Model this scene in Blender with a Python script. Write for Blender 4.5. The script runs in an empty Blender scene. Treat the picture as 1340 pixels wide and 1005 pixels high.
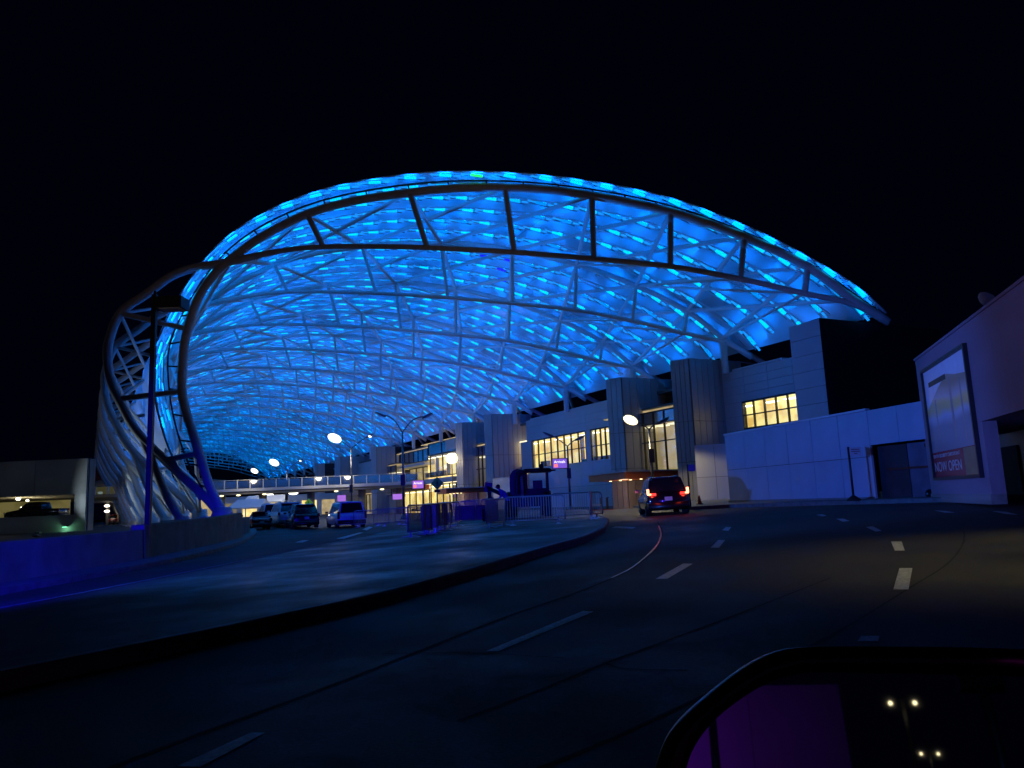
import bpy, bmesh, math, random
from math import radians, sin, cos, tan, atan2, pi, sqrt
from mathutils import Vector, Matrix
from mathutils.geometry import delaunay_2d_cdt
random.seed(7)
S = bpy.context.scene
COL = S.collection

# ------------------------------------------------------------------ camera
CZ = 1.25
FPX = 1000.0
pitch = math.atan(0.154); roll = 0.042
fwd = Vector((0, cos(pitch), sin(pitch)))
u0 = Vector((0, -sin(pitch), cos(pitch))); x0 = Vector((1, 0, 0))
up = cos(roll) * u0 + sin(roll) * x0
rt = cos(roll) * x0 - sin(roll) * u0
cam_d = bpy.data.cameras.new('camera'); cam = bpy.data.objects.new('camera', cam_d); COL.objects.link(cam)
cam_d.sensor_width = 36; cam_d.lens = 36 * FPX / 1340; cam_d.clip_start = 0.05; cam_d.clip_end = 3000
m = Matrix.Identity(4)
for r in range(3):
    m[r][0] = rt[r]; m[r][1] = up[r]; m[r][2] = -fwd[r]
m[0][3] = 0; m[1][3] = 0; m[2][3] = CZ
cam.matrix_world = m
S.camera = cam
S.render.resolution_x = 1024; S.render.resolution_y = 768
EYE = Vector((0, 0, CZ))

# ------------------------------------------------------------------ world / exposure
W = bpy.data.worlds.new("World"); S.world = W; W.use_nodes = True
wn = W.node_tree; bg = wn.nodes['Background']
bg.inputs[0].default_value = (0.10, 0.16, 1.0, 1); bg.inputs[1].default_value = 0.0026
S.view_settings.view_transform = 'Standard'; S.view_settings.look = 'None'
S.view_settings.gamma = 1; S.view_settings.exposure = 0
try: S.view_settings.use_curve_mapping = False
except Exception: pass
S.cycles.use_denoising = True
S.cycles.max_bounces = 6; S.cycles.diffuse_bounces = 3; S.cycles.glossy_bounces = 3
S.cycles.transmission_bounces = 4; S.cycles.sample_clamp_indirect = 4
S.cycles.caustics_reflective = False; S.cycles.caustics_refractive = False

# ------------------------------------------------------------------ recovered geometry helpers
def ray(px, py):
    return (fwd * FPX + rt * (px - 670) + up * (502.5 - py)).normalized()
def sm(a, b, x):
    t = max(0, min(1, (x - a) / (b - a))); return t * t * (3 - 2 * t)
def g(x, y):
    xc = max(-14, min(16, x)); yc = max(0, min(50, y))
    z = .035 * xc + .006 * yc
    w = sm(45, 70, y); w = max(w, sm(22, 45, abs(x)))
    return z * (1 - w) + .2 * w
def G(px, py, dz=0.0):
    """point of the ground seen along a line of sight"""
    r = ray(px, py); t = 2.0
    if r.z > -1e-4: r = Vector((r.x, r.y, -1e-4))
    for _ in range(60):
        p = EYE + r * t
        t += (p.z - g(p.x, p.y) - dz) / (-r.z) * .7
        t = max(.5, min(t, 400))
    p = EYE + r * t
    return Vector((p.x, p.y, g(p.x, p.y) + dz))
def atY(px, py, Y):
    r = ray(px, py); return EYE + r * (Y / r.y)
d = Vector((-.454, .891, 0)).normalized(); n = Vector((d.y, -d.x, 0)); TH = atan2(d.y, d.x)
def Wp(s, t, z): return d * s + n * t + Vector((0, 0, z))
def onT(px, py, T):
    """(s, z) on the vertical plane at distance T along the facade direction"""
    r = ray(px, py); k = T / r.dot(n); p = EYE + r * k
    return p.dot(d), p.z

# ------------------------------------------------------------------ materials
MT = {}
def nodes(name):
    mt = bpy.data.materials.new(name); mt.use_nodes = True; MT[name] = mt
    nt = mt.node_tree; return mt, nt, nt.nodes['Principled BSDF']
def mat(name, col, rough=.6, metal=0, var=.25, scale=3, bump=0, bscale=40, emis=None, estr=0, coat=0):
    mt, nt, p = nodes(name)
    p.inputs['Roughness'].default_value = rough; p.inputs['Metallic'].default_value = metal
    if coat: p.inputs['Coat Weight'].default_value = coat
    tc = nt.nodes.new('ShaderNodeTexCoord'); nz = nt.nodes.new('ShaderNodeTexNoise')
    nz.inputs['Scale'].default_value = scale; nz.inputs['Detail'].default_value = 6
    nt.links.new(tc.outputs['Object'], nz.inputs['Vector'])
    cr = nt.nodes.new('ShaderNodeValToRGB')
    a = [max(0, c * (1 - var)) for c in col]; b = [min(1, c * (1 + var)) for c in col]
    cr.color_ramp.elements[0].position = .3; cr.color_ramp.elements[1].position = .7
    cr.color_ramp.elements[0].color = (*a, 1); cr.color_ramp.elements[1].color = (*b, 1)
    nt.links.new(nz.outputs['Fac'], cr.inputs['Fac']); nt.links.new(cr.outputs['Color'], p.inputs['Base Color'])
    if bump:
        n2 = nt.nodes.new('ShaderNodeTexNoise'); n2.inputs['Scale'].default_value = bscale; n2.inputs['Detail'].default_value = 8
        nt.links.new(tc.outputs['Object'], n2.inputs['Vector'])
        bp = nt.nodes.new('ShaderNodeBump'); bp.inputs['Strength'].default_value = bump; bp.inputs['Distance'].default_value = .02
        nt.links.new(n2.outputs['Fac'], bp.inputs['Height']); nt.links.new(bp.outputs['Normal'], p.inputs['Normal'])
    if emis:
        p.inputs['Emission Color'].default_value = (*emis, 1); p.inputs['Emission Strength'].default_value = estr
    return mt
def emit(name, col, s):
    mt, nt, p = nodes(name)
    p.inputs['Base Color'].default_value = (*[c * .3 for c in col], 1); p.inputs['Emission Color'].default_value = (*col, 1)
    p.inputs['Emission Strength'].default_value = s; return mt

def ground_mat(name, c1, c2, rough=(.45, .8), fine=60, brick=False, bumpd=.006):
    mt, nt, p = nodes(name)
    tc = nt.nodes.new('ShaderNodeTexCoord')
    A = nt.nodes.new('ShaderNodeTexNoise'); A.inputs['Scale'].default_value = .35; A.inputs['Detail'].default_value = 8; A.inputs['Roughness'].default_value = .65
    B = nt.nodes.new('ShaderNodeTexNoise'); B.inputs['Scale'].default_value = fine; B.inputs['Detail'].default_value = 4
    for q in (A, B): nt.links.new(tc.outputs['Object'], q.inputs['Vector'])
    mx = nt.nodes.new('ShaderNodeMath'); mx.operation = 'MULTIPLY_ADD'; mx.inputs[1].default_value = .45
    nt.links.new(B.outputs['Fac'], mx.inputs[0]); nt.links.new(A.outputs['Fac'], mx.inputs[2])
    cr = nt.nodes.new('ShaderNodeValToRGB'); cr.color_ramp.elements[0].position = .5; cr.color_ramp.elements[1].position = .95
    cr.color_ramp.elements[0].color = (*c1, 1); cr.color_ramp.elements[1].color = (*c2, 1)
    nt.links.new(mx.outputs[0], cr.inputs['Fac']); nt.links.new(cr.outputs['Color'], p.inputs['Base Color'])
    rr = nt.nodes.new('ShaderNodeMapRange'); rr.inputs['From Min'].default_value = .35; rr.inputs['From Max'].default_value = .65
    rr.inputs['To Min'].default_value = rough[0]; rr.inputs['To Max'].default_value = rough[1]
    nt.links.new(A.outputs['Fac'], rr.inputs['Value']); nt.links.new(rr.outputs['Result'], p.inputs['Roughness'])
    p.inputs['Specular IOR Level'].default_value = .3
    bp = nt.nodes.new('ShaderNodeBump'); bp.inputs['Strength'].default_value = .8; bp.inputs['Distance'].default_value = bumpd
    nt.links.new(B.outputs['Fac'], bp.inputs['Height'])
    if brick:
        bk = nt.nodes.new('ShaderNodeTexBrick'); bk.inputs['Scale'].default_value = 1; bk.inputs['Brick Width'].default_value = .62
        bk.inputs['Row Height'].default_value = .31; bk.inputs['Mortar Size'].default_value = .02
        nt.links.new(tc.outputs['Object'], bk.inputs['Vector'])
        b2 = nt.nodes.new('ShaderNodeBump'); b2.inputs['Strength'].default_value = .8; b2.inputs['Distance'].default_value = -.01
        nt.links.new(bk.outputs['Fac'], b2.inputs['Height']); nt.links.new(bp.outputs['Normal'], b2.inputs['Normal'])
        nt.links.new(b2.outputs['Normal'], p.inputs['Normal'])
    else:
        nt.links.new(bp.outputs['Normal'], p.inputs['Normal'])
    return mt
ground_mat('asphalt', (.016, .015, .013), (.085, .076, .060), (.6, .9), fine=45)
ground_mat('pavers', (.012, .014, .010), (.050, .052, .040), (.34, .75), brick=True)
ground_mat('sidewalk', (.14, .14, .13), (.26, .26, .24), (.6, .85))
mat('kerb', (.15, .145, .135), .7, var=.3, scale=4, bump=.4)
mat('paint_line', (.55, .55, .53), .6, var=.4, scale=25, bump=.3)
mat('sealant', (.003, .003, .003), .95, var=.2)
mat('concrete', (.21, .20, .18), .8, var=.28, scale=1.2, bump=.5, bscale=12)
mat('concrete_dark', (.22, .19, .15), .85, var=.3, scale=1.4, bump=.6, bscale=10)
mat('steel_white', (.64, .65, .65), .42, var=.08, scale=2)
mat('steel_front', (.60, .56, .54), .5, var=.12, scale=2)
mat('galv', (.30, .31, .33), .35, .4, var=.2, scale=20)
mat('dark_metal', (.03, .03, .035), .45, .3, var=.2)
mat('pole_metal', (.14, .14, .15), .4, .6, var=.15)
mat('clad_tower', (.36, .36, .37), .42, .15, var=.1, scale=.8)
mat('clad_wall', (.48, .50, .53), .5, .05, var=.08, scale=.6)
mat('joint', (.03, .03, .035), .8)
mat('near_black', (.010, .010, .012), .8)
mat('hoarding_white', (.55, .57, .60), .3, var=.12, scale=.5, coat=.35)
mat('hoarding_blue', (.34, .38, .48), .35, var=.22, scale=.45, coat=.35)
mat('stucco', (.27, .21, .25), .85, var=.12, scale=2, bump=.4)
mat('roof_grey', (.12, .12, .13), .8)
mat('red_soffit', (.45, .10, .04), .5, var=.1)
mat('black_plastic', (.008, .008, .009), .35, var=.1)
mat('rubber', (.015, .015, .015), .8)
mat('rim', (.35, .35, .36), .35, .8)
mat('glass_dark', (.012, .014, .018), .06, var=.05)
mat('plate_white', (.6, .6, .58), .5, var=.05)
mat('paint_black_car', (.010, .010, .014), .18, .2, var=.1, coat=1)
mat('paint_white_car', (.75, .77, .80), .35, 0, var=.03, coat=1)
mat('paint_silver_car', (.60, .62, .64), .35, .1, var=.03, coat=1)
mat('paint_dark_car', (.02, .022, .025), .25, .3, var=.05, coat=1)
mat('paint_red_car', (.30, .012, .012), .25, .1, var=.05, coat=1)
mat('paint_own_car', (.35, .02, .05), .3, .1, var=.05, coat=1)
mat('machine_yellow', (.022, .02, .014), .5, var=.25)
mat('shirt_blue', (.10, .14, .40), .8); mat('trousers', (.02, .02, .03), .9); mat('skin_tone', (.14, .08, .05), .6); mat('hair', (.01, .01, .01), .8)
mat('sign_green', (.12, .42, .04), .5, var=.05); mat('sign_black', (.01, .01, .01), .6)
mat('sign_pink', (.70, .50, .52), .6, var=.05); mat('sign_purple', (.14, .05, .30), .5, var=.05)
mat('poster_red', (.32, .02, .04), .25, var=.1); mat('poster_tan', (.22, .16, .08), .35, var=.2)
mat('tent_white', (.7, .7, .68), .7, var=.05)
mat('tree_dark', (.03, .05, .02), .8)
mat('red_sign_face', (.4, .03, .03), .5)
emit('tail_red', (1.0, .03, .02), 3); emit('tail_hot', (1.0, .22, .10), 7)
emit('led_lens', (0.0, .50, 1.0), 1.6); emit('led_soft', (0.0, .42, 1.0), 1.25); emit('led_dim', (0.0, .30, .9), .9); emit('led_up', (0.0, .17, 1.0), 38); emit('led_pale', (0.01, .34, 1.0), .95); emit('led_green', (.02, 1.0, .10), 1.3); emit('led_deep', (0.01, .01, 1.0), 1.0)
emit('lamp_white', (1.0, .95, .78), 3.2); emit('lamp_warm', (1.0, .82, .40), 3.4); emit('lamp_soft', (1.0, .9, .7), 4)
emit('screen_purple', (.50, .20, .85), .75); emit('screen_red', (1, .2, .2), 1.2); emit('screen_white', (1, .95, 1), 1.6)
emit('shop_light', (1.0, .86, .55), 1.5); emit('green_lamp', (.3, 1.0, .6), 1.6)
mat('frosted', (.6, .62, .6), .6)

def room_mat(name, lo, hi, st, sc=.6):  # glowing wall colour stands in for the room's lighting
    mt, nt, p = nodes(name)
    tc = nt.nodes.new('ShaderNodeNewGeometry'); nz = nt.nodes.new('ShaderNodeTexNoise'); nz.inputs['Scale'].default_value = sc; nz.inputs['Detail'].default_value = 4
    mp = nt.nodes.new('ShaderNodeMapping'); mp.inputs['Scale'].default_value = (1, 1, 1.2)
    nt.links.new(tc.outputs['Position'], mp.inputs['Vector']); nt.links.new(mp.outputs['Vector'], nz.inputs['Vector'])
    cr = nt.nodes.new('ShaderNodeValToRGB'); cr.color_ramp.elements[0].position = .42; cr.color_ramp.elements[1].position = .58
    cr.color_ramp.elements[0].color = (*lo, 1); cr.color_ramp.elements[1].color = (*hi, 1)
    nt.links.new(nz.outputs['Fac'], cr.inputs['Fac']); nt.links.new(cr.outputs['Color'], p.inputs['Emission Color'])
    p.inputs['Emission Strength'].default_value = st; p.inputs['Base Color'].default_value = (*[c * .5 for c in hi], 1)
    return mt
room_mat('room_bright', (.70, .42, .10), (1.0, .80, .30), 1.25)
room_mat('room_tan', (.40, .29, .13), (.66, .50, .25), .75)
room_mat('room_dim', (.16, .15, .12), (.40, .33, .2), .5, 1.2)
room_mat('garage_light', (.20, .17, .05), (.34, .29, .10), .35, .5)

def glass_mat(name, tint, refl=.12, rough=.03):
    mt, nt, p = nodes(name); nt.nodes.remove(p)
    out = nt.nodes['Material Output']
    tr = nt.nodes.new('ShaderNodeBsdfTransparent'); tr.inputs[0].default_value = (*tint, 1)
    gl = nt.nodes.new('ShaderNodeBsdfGlossy'); gl.inputs['Roughness'].default_value = rough; gl.inputs[0].default_value = (.9, .95, 1, 1)
    fr = nt.nodes.new('ShaderNodeLayerWeight'); fr.inputs[0].default_value = .06
    ad = nt.nodes.new('ShaderNodeMath'); ad.operation = 'ADD'; ad.inputs[1].default_value = refl
    nt.links.new(fr.outputs[1], ad.inputs[0])
    ad.use_clamp = True
    mx = nt.nodes.new('ShaderNodeMixShader'); nt.links.new(ad.outputs[0], mx.inputs[0])
    nt.links.new(tr.outputs[0], mx.inputs[1]); nt.links.new(gl.outputs[0], mx.inputs[2]); nt.links.new(mx.outputs[0], out.inputs[0])
    return mt
glass_mat('glass_clear', (.92, .95, .93), .02)
glass_mat('glass_blue', (.25, .32, .38), .35, .12)

# membrane: white translucent foil cushions
mt, nt, p = nodes('membrane'); nt.nodes.remove(p); out = nt.nodes['Material Output']
df = nt.nodes.new('ShaderNodeBsdfDiffuse'); tl = nt.nodes.new('ShaderNodeBsdfTranslucent')
tc = nt.nodes.new('ShaderNodeTexCoord'); nz = nt.nodes.new('ShaderNodeTexNoise'); nz.inputs['Scale'].default_value = .5; nz.inputs['Detail'].default_value = 5
cr = nt.nodes.new('ShaderNodeValToRGB'); cr.color_ramp.elements[0].color = (.45, .47, .5, 1); cr.color_ramp.elements[1].color = (.72, .74, .76, 1)
nt.links.new(tc.outputs['Object'], nz.inputs['Vector']); nt.links.new(nz.outputs['Fac'], cr.inputs['Fac'])
nt.links.new(cr.outputs['Color'], df.inputs[0]); nt.links.new(cr.outputs['Color'], tl.inputs[0])
mx = nt.nodes.new('ShaderNodeMixShader'); mx.inputs[0].default_value = .3
nt.links.new(df.outputs[0], mx.inputs[1]); nt.links.new(tl.outputs[0], mx.inputs[2])
gs = nt.nodes.new('ShaderNodeBsdfGlossy'); gs.inputs['Roughness'].default_value = .25
m2 = nt.nodes.new('ShaderNodeMixShader'); m2.inputs[0].default_value = .06
nt.links.new(mx.outputs[0], m2.inputs[1]); nt.links.new(gs.outputs[0], m2.inputs[2]); nt.links.new(m2.outputs[0], out.inputs[0])

# ------------------------------------------------------------------ mesh helpers
class MB:
    def __init__(s): s.v = []; s.f = []; s.m = []; s.mats = []; s.smooth = []
    def mi(s, name):
        if name not in s.mats: s.mats.append(name)
        return s.mats.index(name)
    def add(s, vs, fs, mname, smooth=False):
        o = len(s.v); s.v += [tuple(v) for v in vs]; k = s.mi(mname)
        for f in fs: s.f.append([o + i for i in f]); s.m.append(k); s.smooth.append(smooth)
        return s
    def box(s, c, size, mname, R=None, taper=1.0):
        a, b, h = size[0] / 2, size[1] / 2, size[2] / 2; vs = []
        for z in (-1, 1):
            t = taper if z > 0 else 1
            for x, y in ((-1, -1), (1, -1), (1, 1), (-1, 1)): vs.append(Vector((x * a * t, y * b * t, z * h)))
        if R is not None: vs = [R @ v for v in vs]
        vs = [v + Vector(c) for v in vs]
        return s.add(vs, [(3, 2, 1, 0), (4, 5, 6, 7), (0, 1, 5, 4), (1, 2, 6, 5), (2, 3, 7, 6), (3, 0, 4, 7)], mname)
    def tube(s, pts, r, mname, k=8, cap=True, closed=False):
        pts = [Vector(p) for p in pts]; N = len(pts); vs = []; ref = None
        for i, p in enumerate(pts):
            if closed: t = pts[(i + 1) % N] - pts[i - 1]
            else: t = pts[min(i + 1, N - 1)] - pts[max(i - 1, 0)]
            t.normalize()
            if ref is None:
                ref = Vector((0, 0, 1)) if abs(t.z) < .9 else Vector((1, 0, 0))
            a = (ref - t * ref.dot(t)).normalized(); b = t.cross(a); ref = a
            rr = r[i] if isinstance(r, (list, tuple)) else r
            for q in range(k):
                w = 2 * pi * q / k; vs.append(p + a * (cos(w) * rr) + b * (sin(w) * rr))
        fs = []
        for i in range(N if closed else N - 1):
            j = (i + 1) % N
            for q in range(k):
                fs.append((i * k + q, i * k + (q + 1) % k, j * k + (q + 1) % k, j * k + q))
        if cap and not closed: fs.append(tuple(reversed(range(k)))); fs.append(tuple((N - 1) * k + q for q in range(k)))
        return s.add(vs, fs, mname, True)
    def lathe(s, prof, c, mname, k=16, axis='z'):
        vs = []; c = Vector(c)
        for (r, h) in prof:
            for q in range(k):
                w = 2 * pi * q / k
                if axis == 'z': vs.append(c + Vector((r * cos(w), r * sin(w), h)))
                elif axis == 'y': vs.append(c + Vector((r * cos(w), h, r * sin(w))))
                else: vs.append(c + Vector((h, r * cos(w), r * sin(w))))
        fs = [(i * k + q, i * k + (q + 1) % k, (i + 1) * k + (q + 1) % k, (i + 1) * k + q) for i in range(len(prof) - 1) for q in range(k)]
        fs.append(tuple(range(k))); fs.append(tuple((len(prof) - 1) * k + q for q in range(k)))
        return s.add(vs, fs, mname, True)
    def ell(s, c, r, mname, R=None, k=12, h=8):
        vs = []; c = Vector(c)
        for i in range(h + 1):
            a = -pi / 2 + pi * i / h
            for q in range(k):
                w = 2 * pi * q / k; v = Vector((r[0] * cos(a) * cos(w), r[1] * cos(a) * sin(w), r[2] * sin(a)))
                if R is not None: v = R @ v
                vs.append(c + v)
        return s.add(vs, [(i * k + q, i * k + (q + 1) % k, (i + 1) * k + (q + 1) % k, (i + 1) * k + q) for i in range(h) for q in range(k)], mname, True)
    def poly(s, pts, mname): return s.add(pts, [tuple(range(len(pts)))], mname)
    def prism(s, outline, d1, d2, mname):
        """outline of points extruded from offset d1 to offset d2 (vectors)"""
        N = len(outline); vs = [Vector(p) + Vector(d1) for p in outline] + [Vector(p) + Vector(d2) for p in outline]
        fs = [tuple(range(N)), tuple(reversed(range(N, 2 * N)))] + [(i, (i + 1) % N, N + (i + 1) % N, N + i) for i in range(N)]
        return s.add(vs, fs, mname)
    def loft(s, rings, mname, cap=True):
        k = len(rings[0]); vs = [v for r in rings for v in r]
        fs = [(i * k + q, i * k + (q + 1) % k, (i + 1) * k + (q + 1) % k, (i + 1) * k + q) for i in range(len(rings) - 1) for q in range(k)]
        if cap: fs.append(tuple(range(k))); fs.append(tuple((len(rings) - 1) * k + q for q in range(k)))
        return s.add(vs, fs, mname, True)
    def mesh(s, name):
        me = bpy.data.meshes.new(name); me.from_pydata(s.v, [], s.f)
        for q in s.mats: me.materials.append(MT[q])
        me.polygons.foreach_set('material_index', s.m); me.polygons.foreach_set('use_smooth', s.smooth)
        me.update(); return me
    def obj(s, name, parent=None, fix=True):
        o = bpy.data.objects.new(name, s.mesh(name)); COL.objects.link(o)
        if fix:
            bm = bmesh.new(); bm.from_mesh(o.data); bmesh.ops.recalc_face_normals(bm, faces=bm.faces); bm.to_mesh(o.data); bm.free()
        if parent: put(o, parent)
        return o
def put(o, parent):
    o.parent = parent
    L = Vector((0, 0, 0)); q = parent
    while q: L += q.location; q = q.parent
    if L.length > 0: o.matrix_parent_inverse = Matrix.Translation(-L)
def tag(o, label, cat, group=None, kind=None):
    o['label'] = label; o['category'] = cat
    if group: o['group'] = group
    if kind: o['kind'] = kind
    return o
def struct(o): o['kind'] = 'structure'; return o
def thing(name, loc, label, cat, group=None):
    o = bpy.data.objects.new(name, None); COL.objects.link(o); o.location = loc; o.empty_display_size = .3
    return tag(o, label, cat, group)
def kids(o): return [c for c in bpy.data.objects if c.parent == o]
def dup(root, loc, rz, label, childmap=None):
    def rec(o, par):
        c = o.copy(); COL.objects.link(c)
        if par: c.parent = par
        for ch in childmap[o.name]: rec(ch, c)
        return c
    c = rec(root, None); c.location = loc; c.rotation_euler = (0, 0, rz); c['label'] = label; return c
def cmap(root):
    m = {}
    def rec(o):
        m[o.name] = list(o.children)
        for c in o.children: rec(c)
    bpy.context.view_layer.update(); rec(root); return m
UC = {}
def ubox(name, c, size, rz, mname, parent):
    """unit cube mesh shared by all pieces of one material, scaled per piece"""
    if mname not in UC: UC[mname] = MB().box((0, 0, 0), (1, 1, 1), mname).mesh('piece_' + mname)
    o = bpy.data.objects.new(name, UC[mname]); COL.objects.link(o)
    o.location = c; o.scale = size; o.rotation_euler = (0, 0, rz); put(o, parent); return o
UT = {}
def utube(name, a, b, r, mname, parent):
    if mname not in UT: UT[mname] = MB().tube([(0, 0, -.5), (0, 0, .5)], 1, mname, 10).mesh('tube_' + mname)
    a = Vector(a); b = Vector(b); v = b - a
    o = bpy.data.objects.new(name, UT[mname]); COL.objects.link(o)
    o.rotation_mode = 'QUATERNION'; o.rotation_quaternion = v.to_track_quat('Z', 'Y'); o.location = (a + b) / 2; o.scale = (r, r, v.length)
    put(o, parent); return o
def fbox(name, s0, s1, t0, t1, z0, z1, mname, parent):
    return ubox(name, Wp((s0 + s1) / 2, (t0 + t1) / 2, (z0 + z1) / 2), (abs(s1 - s0), abs(t1 - t0), abs(z1 - z0)), TH, mname, parent)
def catmull(P, sub=6):
    P = [Vector(p) for p in P]; out = []
    for i in range(len(P) - 1):
        a = P[i - 1] if i else P[0] * 2 - P[1]; b = P[i]; c = P[i + 1]; e = P[i + 2] if i + 2 < len(P) else P[-1] * 2 - P[-2]
        for k in range(sub):
            t = k / sub
            out.append(.5 * ((2 * b) + (c - a) * t + (2 * a - 5 * b + 4 * c - e) * t * t + (3 * b - a - 3 * c + e) * t ** 3))
    out.append(P[-1]); return out
def drape(name, pts, dz, mname, step=2.0):
    """flat sheet over the ground's shape"""
    P2 = [Vector((p[0], p[1])) for p in pts]; N = len(P2)
    xs = [p.x for p in P2]; ys = [p.y for p in P2]; V = list(P2)
    def inside(x, y):
        c = False; j = N - 1
        for i in range(N):
            if (P2[i].y > y) != (P2[j].y > y) and x < (P2[j].x - P2[i].x) * (y - P2[i].y) / (P2[j].y - P2[i].y) + P2[i].x: c = not c
            j = i
        return c
    x = min(xs) + step * .37
    while x < max(xs):
        y = min(ys) + step * .41
        while y < max(ys):
            if inside(x, y): V.append(Vector((x, y)))
            y += step
        x += step
    r = delaunay_2d_cdt(V, [], [list(range(N))], 1, 1e-5)
    b = MB(); b.add([(v.x, v.y, g(v.x, v.y) + dz) for v in r[0]], r[2], mname); return b
def raised(name, pts, h, top_mat, kerbw=.16):
    pts = [Vector((p[0], p[1])) for p in pts]
    ar = sum(pts[i - 1].x * pts[i].y - pts[i].x * pts[i - 1].y for i in range(len(pts)))
    if ar < 0: pts.reverse()
    o = struct(drape(name, pts, h, top_mat).obj(name))
    k = MB(); N = len(pts)
    inn = []
    for i in range(N):
        t = (pts[(i + 1) % N] - pts[i - 1]).normalized(); nn = Vector((-t.y, t.x)); inn.append(pts[i] + nn * kerbw)
    vs = []
    for i in range(N):
        p, q = pts[i], inn[i]
        vs += [(p.x, p.y, g(p.x, p.y) - .1), (p.x, p.y, g(p.x, p.y) + h - .02), (p.x + (q.x - p.x) * .15, p.y + (q.y - p.y) * .15, g(p.x, p.y) + h + .012), (q.x, q.y, g(q.x, q.y) + h + .012), (q.x, q.y, g(q.x, q.y) + h - .02)]
    fs = [(i * 5 + a, ((i + 1) % N) * 5 + a, ((i + 1) % N) * 5 + a + 1, i * 5 + a + 1) for i in range(N) for a in range(4)]
    k.add(vs, fs, 'kerb'); kk = struct(k.obj(name + '_kerb')); return o
def smooth2(pts, sub=4):
    return [(v.x, v.y) for v in catmull([Vector((p[0], p[1], 0)) for p in pts], sub)]

# ================================================================== SETTING: ground, road, islands
def build_ground():
    xs = [-900, -500, -300, -180, -120, -90, -70, -60] + [x for x in range(-56, 57, 2)] + [60, 70, 90, 120, 180, 300, 500, 900]
    ys = [-300, -150, -80, -50, -30, -20] + [y for y in range(-16, 100, 2)] + [104, 112, 125, 150, 200, 300, 500, 900, 1500]
    b = MB(); vs = [(x, y, g(x, y)) for y in ys for x in xs]; w = len(xs)
    b.add(vs, [(j * w + i, j * w + i + 1, (j + 1) * w + i + 1, (j + 1) * w + i) for j in range(len(ys) - 1) for i in range(w - 1)], 'asphalt', True)
    struct(b.obj('road', fix=False))
build_ground()
near = [(792, 696), (768, 709), (720, 724), (650, 747), (560, 775), (470, 800), (380, 821), (290, 842), (200, 862), (100, 884), (0, 906), (-120, 935)]
far = [(-120, 829), (0, 808), (100, 788), (200, 767), (300, 745), (420, 719), (480, 705), (525, 694), (545, 686)]
np_ = smooth2([G(*p) for p in near]); fp_ = smooth2([G(*p) for p in far])
back = [(p.x, p.y) for p in (G(560, 680), G(590, 671), G(640, 668), G(720, 667), G(775, 671), G(797, 683))]
raised('paved_island', np_ + fp_ + back, .15, 'pavers')
wallb = [(-120, 794), (0, 771), (100, 753), (190, 736), (255, 722), (300, 711), (318, 706)]
WB = [G(*p) for p in wallb]
ker = smooth2([G(*p) for p in [(-120, 802), (0, 779), (100, 761), (190, 744), (255, 730), (305, 716), (330, 704), (336, 697), (328, 690)]])
inner = [(p.x - .6, p.y + .3) for p in reversed(WB)]
raised('left_pavement', ker + [(WB[-1].x - 2, WB[-1].y + 6)] + inner, .14, 'sidewalk')
rk = [(895, 668), (960, 664.5), (1050, 662), (1150, 659.5), (1240, 657), (1340, 654), (1480, 651)]
RK = [G(*p) for p in rk]
rs = [(p.x, p.y) for p in RK]
raised('right_pavement', rs + [(40, 12), (40, 60), (RK[0].x + 6, 66), (RK[0].x, RK[0].y + 16)], .15, 'sidewalk')

# road markings
lines = [[(636, 853), (652, 853), (777, 801), (763, 800)], [(858, 758), (873, 758), (907, 738), (894, 738)], [(930, 717), (941, 717), (949, 707), (940, 707)],
         [(945, 694), (953, 695), (957, 690), (950, 690)], [(232, 1004), (262, 1005), (347, 960), (328, 960)], [(1169, 772), (1189, 772), (1194, 744), (1177, 744)],
         [(1171, 721), (1184, 721), (1180, 709), (1166, 709)], [(1133, 690), (1146, 696), (1154, 695), (1142, 689)], [(1094, 679), (1103, 683), (1112, 682), (1104, 679)],
         [(1298, 669), (1316, 673), (1333, 674), (1316, 670)], [(1122, 840), (1149, 840), (1151, 833), (1127, 833)], [(800, 691), (828, 692), (832, 690), (806, 689)],
         [(440, 705), (450, 705), (476, 697), (470, 697)], [(474, 693), (480, 694), (488, 690), (483, 689)], [(386, 710), (396, 710), (404, 707), (396, 707)],
         [(1068, 674), (1076, 676), (1082, 675), (1076, 673)], [(1222, 668), (1236, 671), (1250, 671), (1238, 669)]]
for q in lines:
    P = [G(*p) for p in q]
    b = MB(); b.add([(p.x, p.y, g(p.x, p.y) + .006) for p in P], [(0, 1, 2, 3)], 'paint_line')
    o = struct(b.obj('lane_dash'))
def ribbon(name, px, w, mname, dz=.005, sub=6):
    P = catmull([G(*p) for p in px], sub); vs = []; N = len(P)
    for i, p in enumerate(P):
        t = P[min(i + 1, N - 1)] - P[max(0, i - 1)]; t.z = 0; t.normalize(); nn = Vector((-t.y, t.x, 0)) * w * .5 * random.uniform(.4, .62)
        for e in (p + nn, p - nn): vs.append((e.x, e.y, g(e.x, e.y) + dz))
    b = MB(); b.add(vs, [(2 * i, 2 * i + 1, 2 * i + 3, 2 * i + 2) for i in range(N - 1)], mname)
    return struct(b.obj(name))
ribbon('road_joint', [(120, 1015), (250, 965), (420, 903), (560, 848), (670, 805), (770, 770), (830, 742), (860, 714), (866, 696), (860, 682)], .09, 'sealant')
ribbon('road_joint', [(600, 944), (700, 906), (799, 866), (948, 811), (1086, 757)], .05, 'sealant')
ribbon('road_joint', [(480, 1080), (716, 1002), (898, 922), (1086, 833), (1190, 770), (1240, 738), (1260, 712), (1262, 695)], .05, 'sealant')
ribbon('road_joint', [(790, 868), (820, 876), (900, 878)], .05, 'sealant')
ribbon('road_joint', [(500, 856), (620, 855), (740, 862)], .04, 'sealant')

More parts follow.
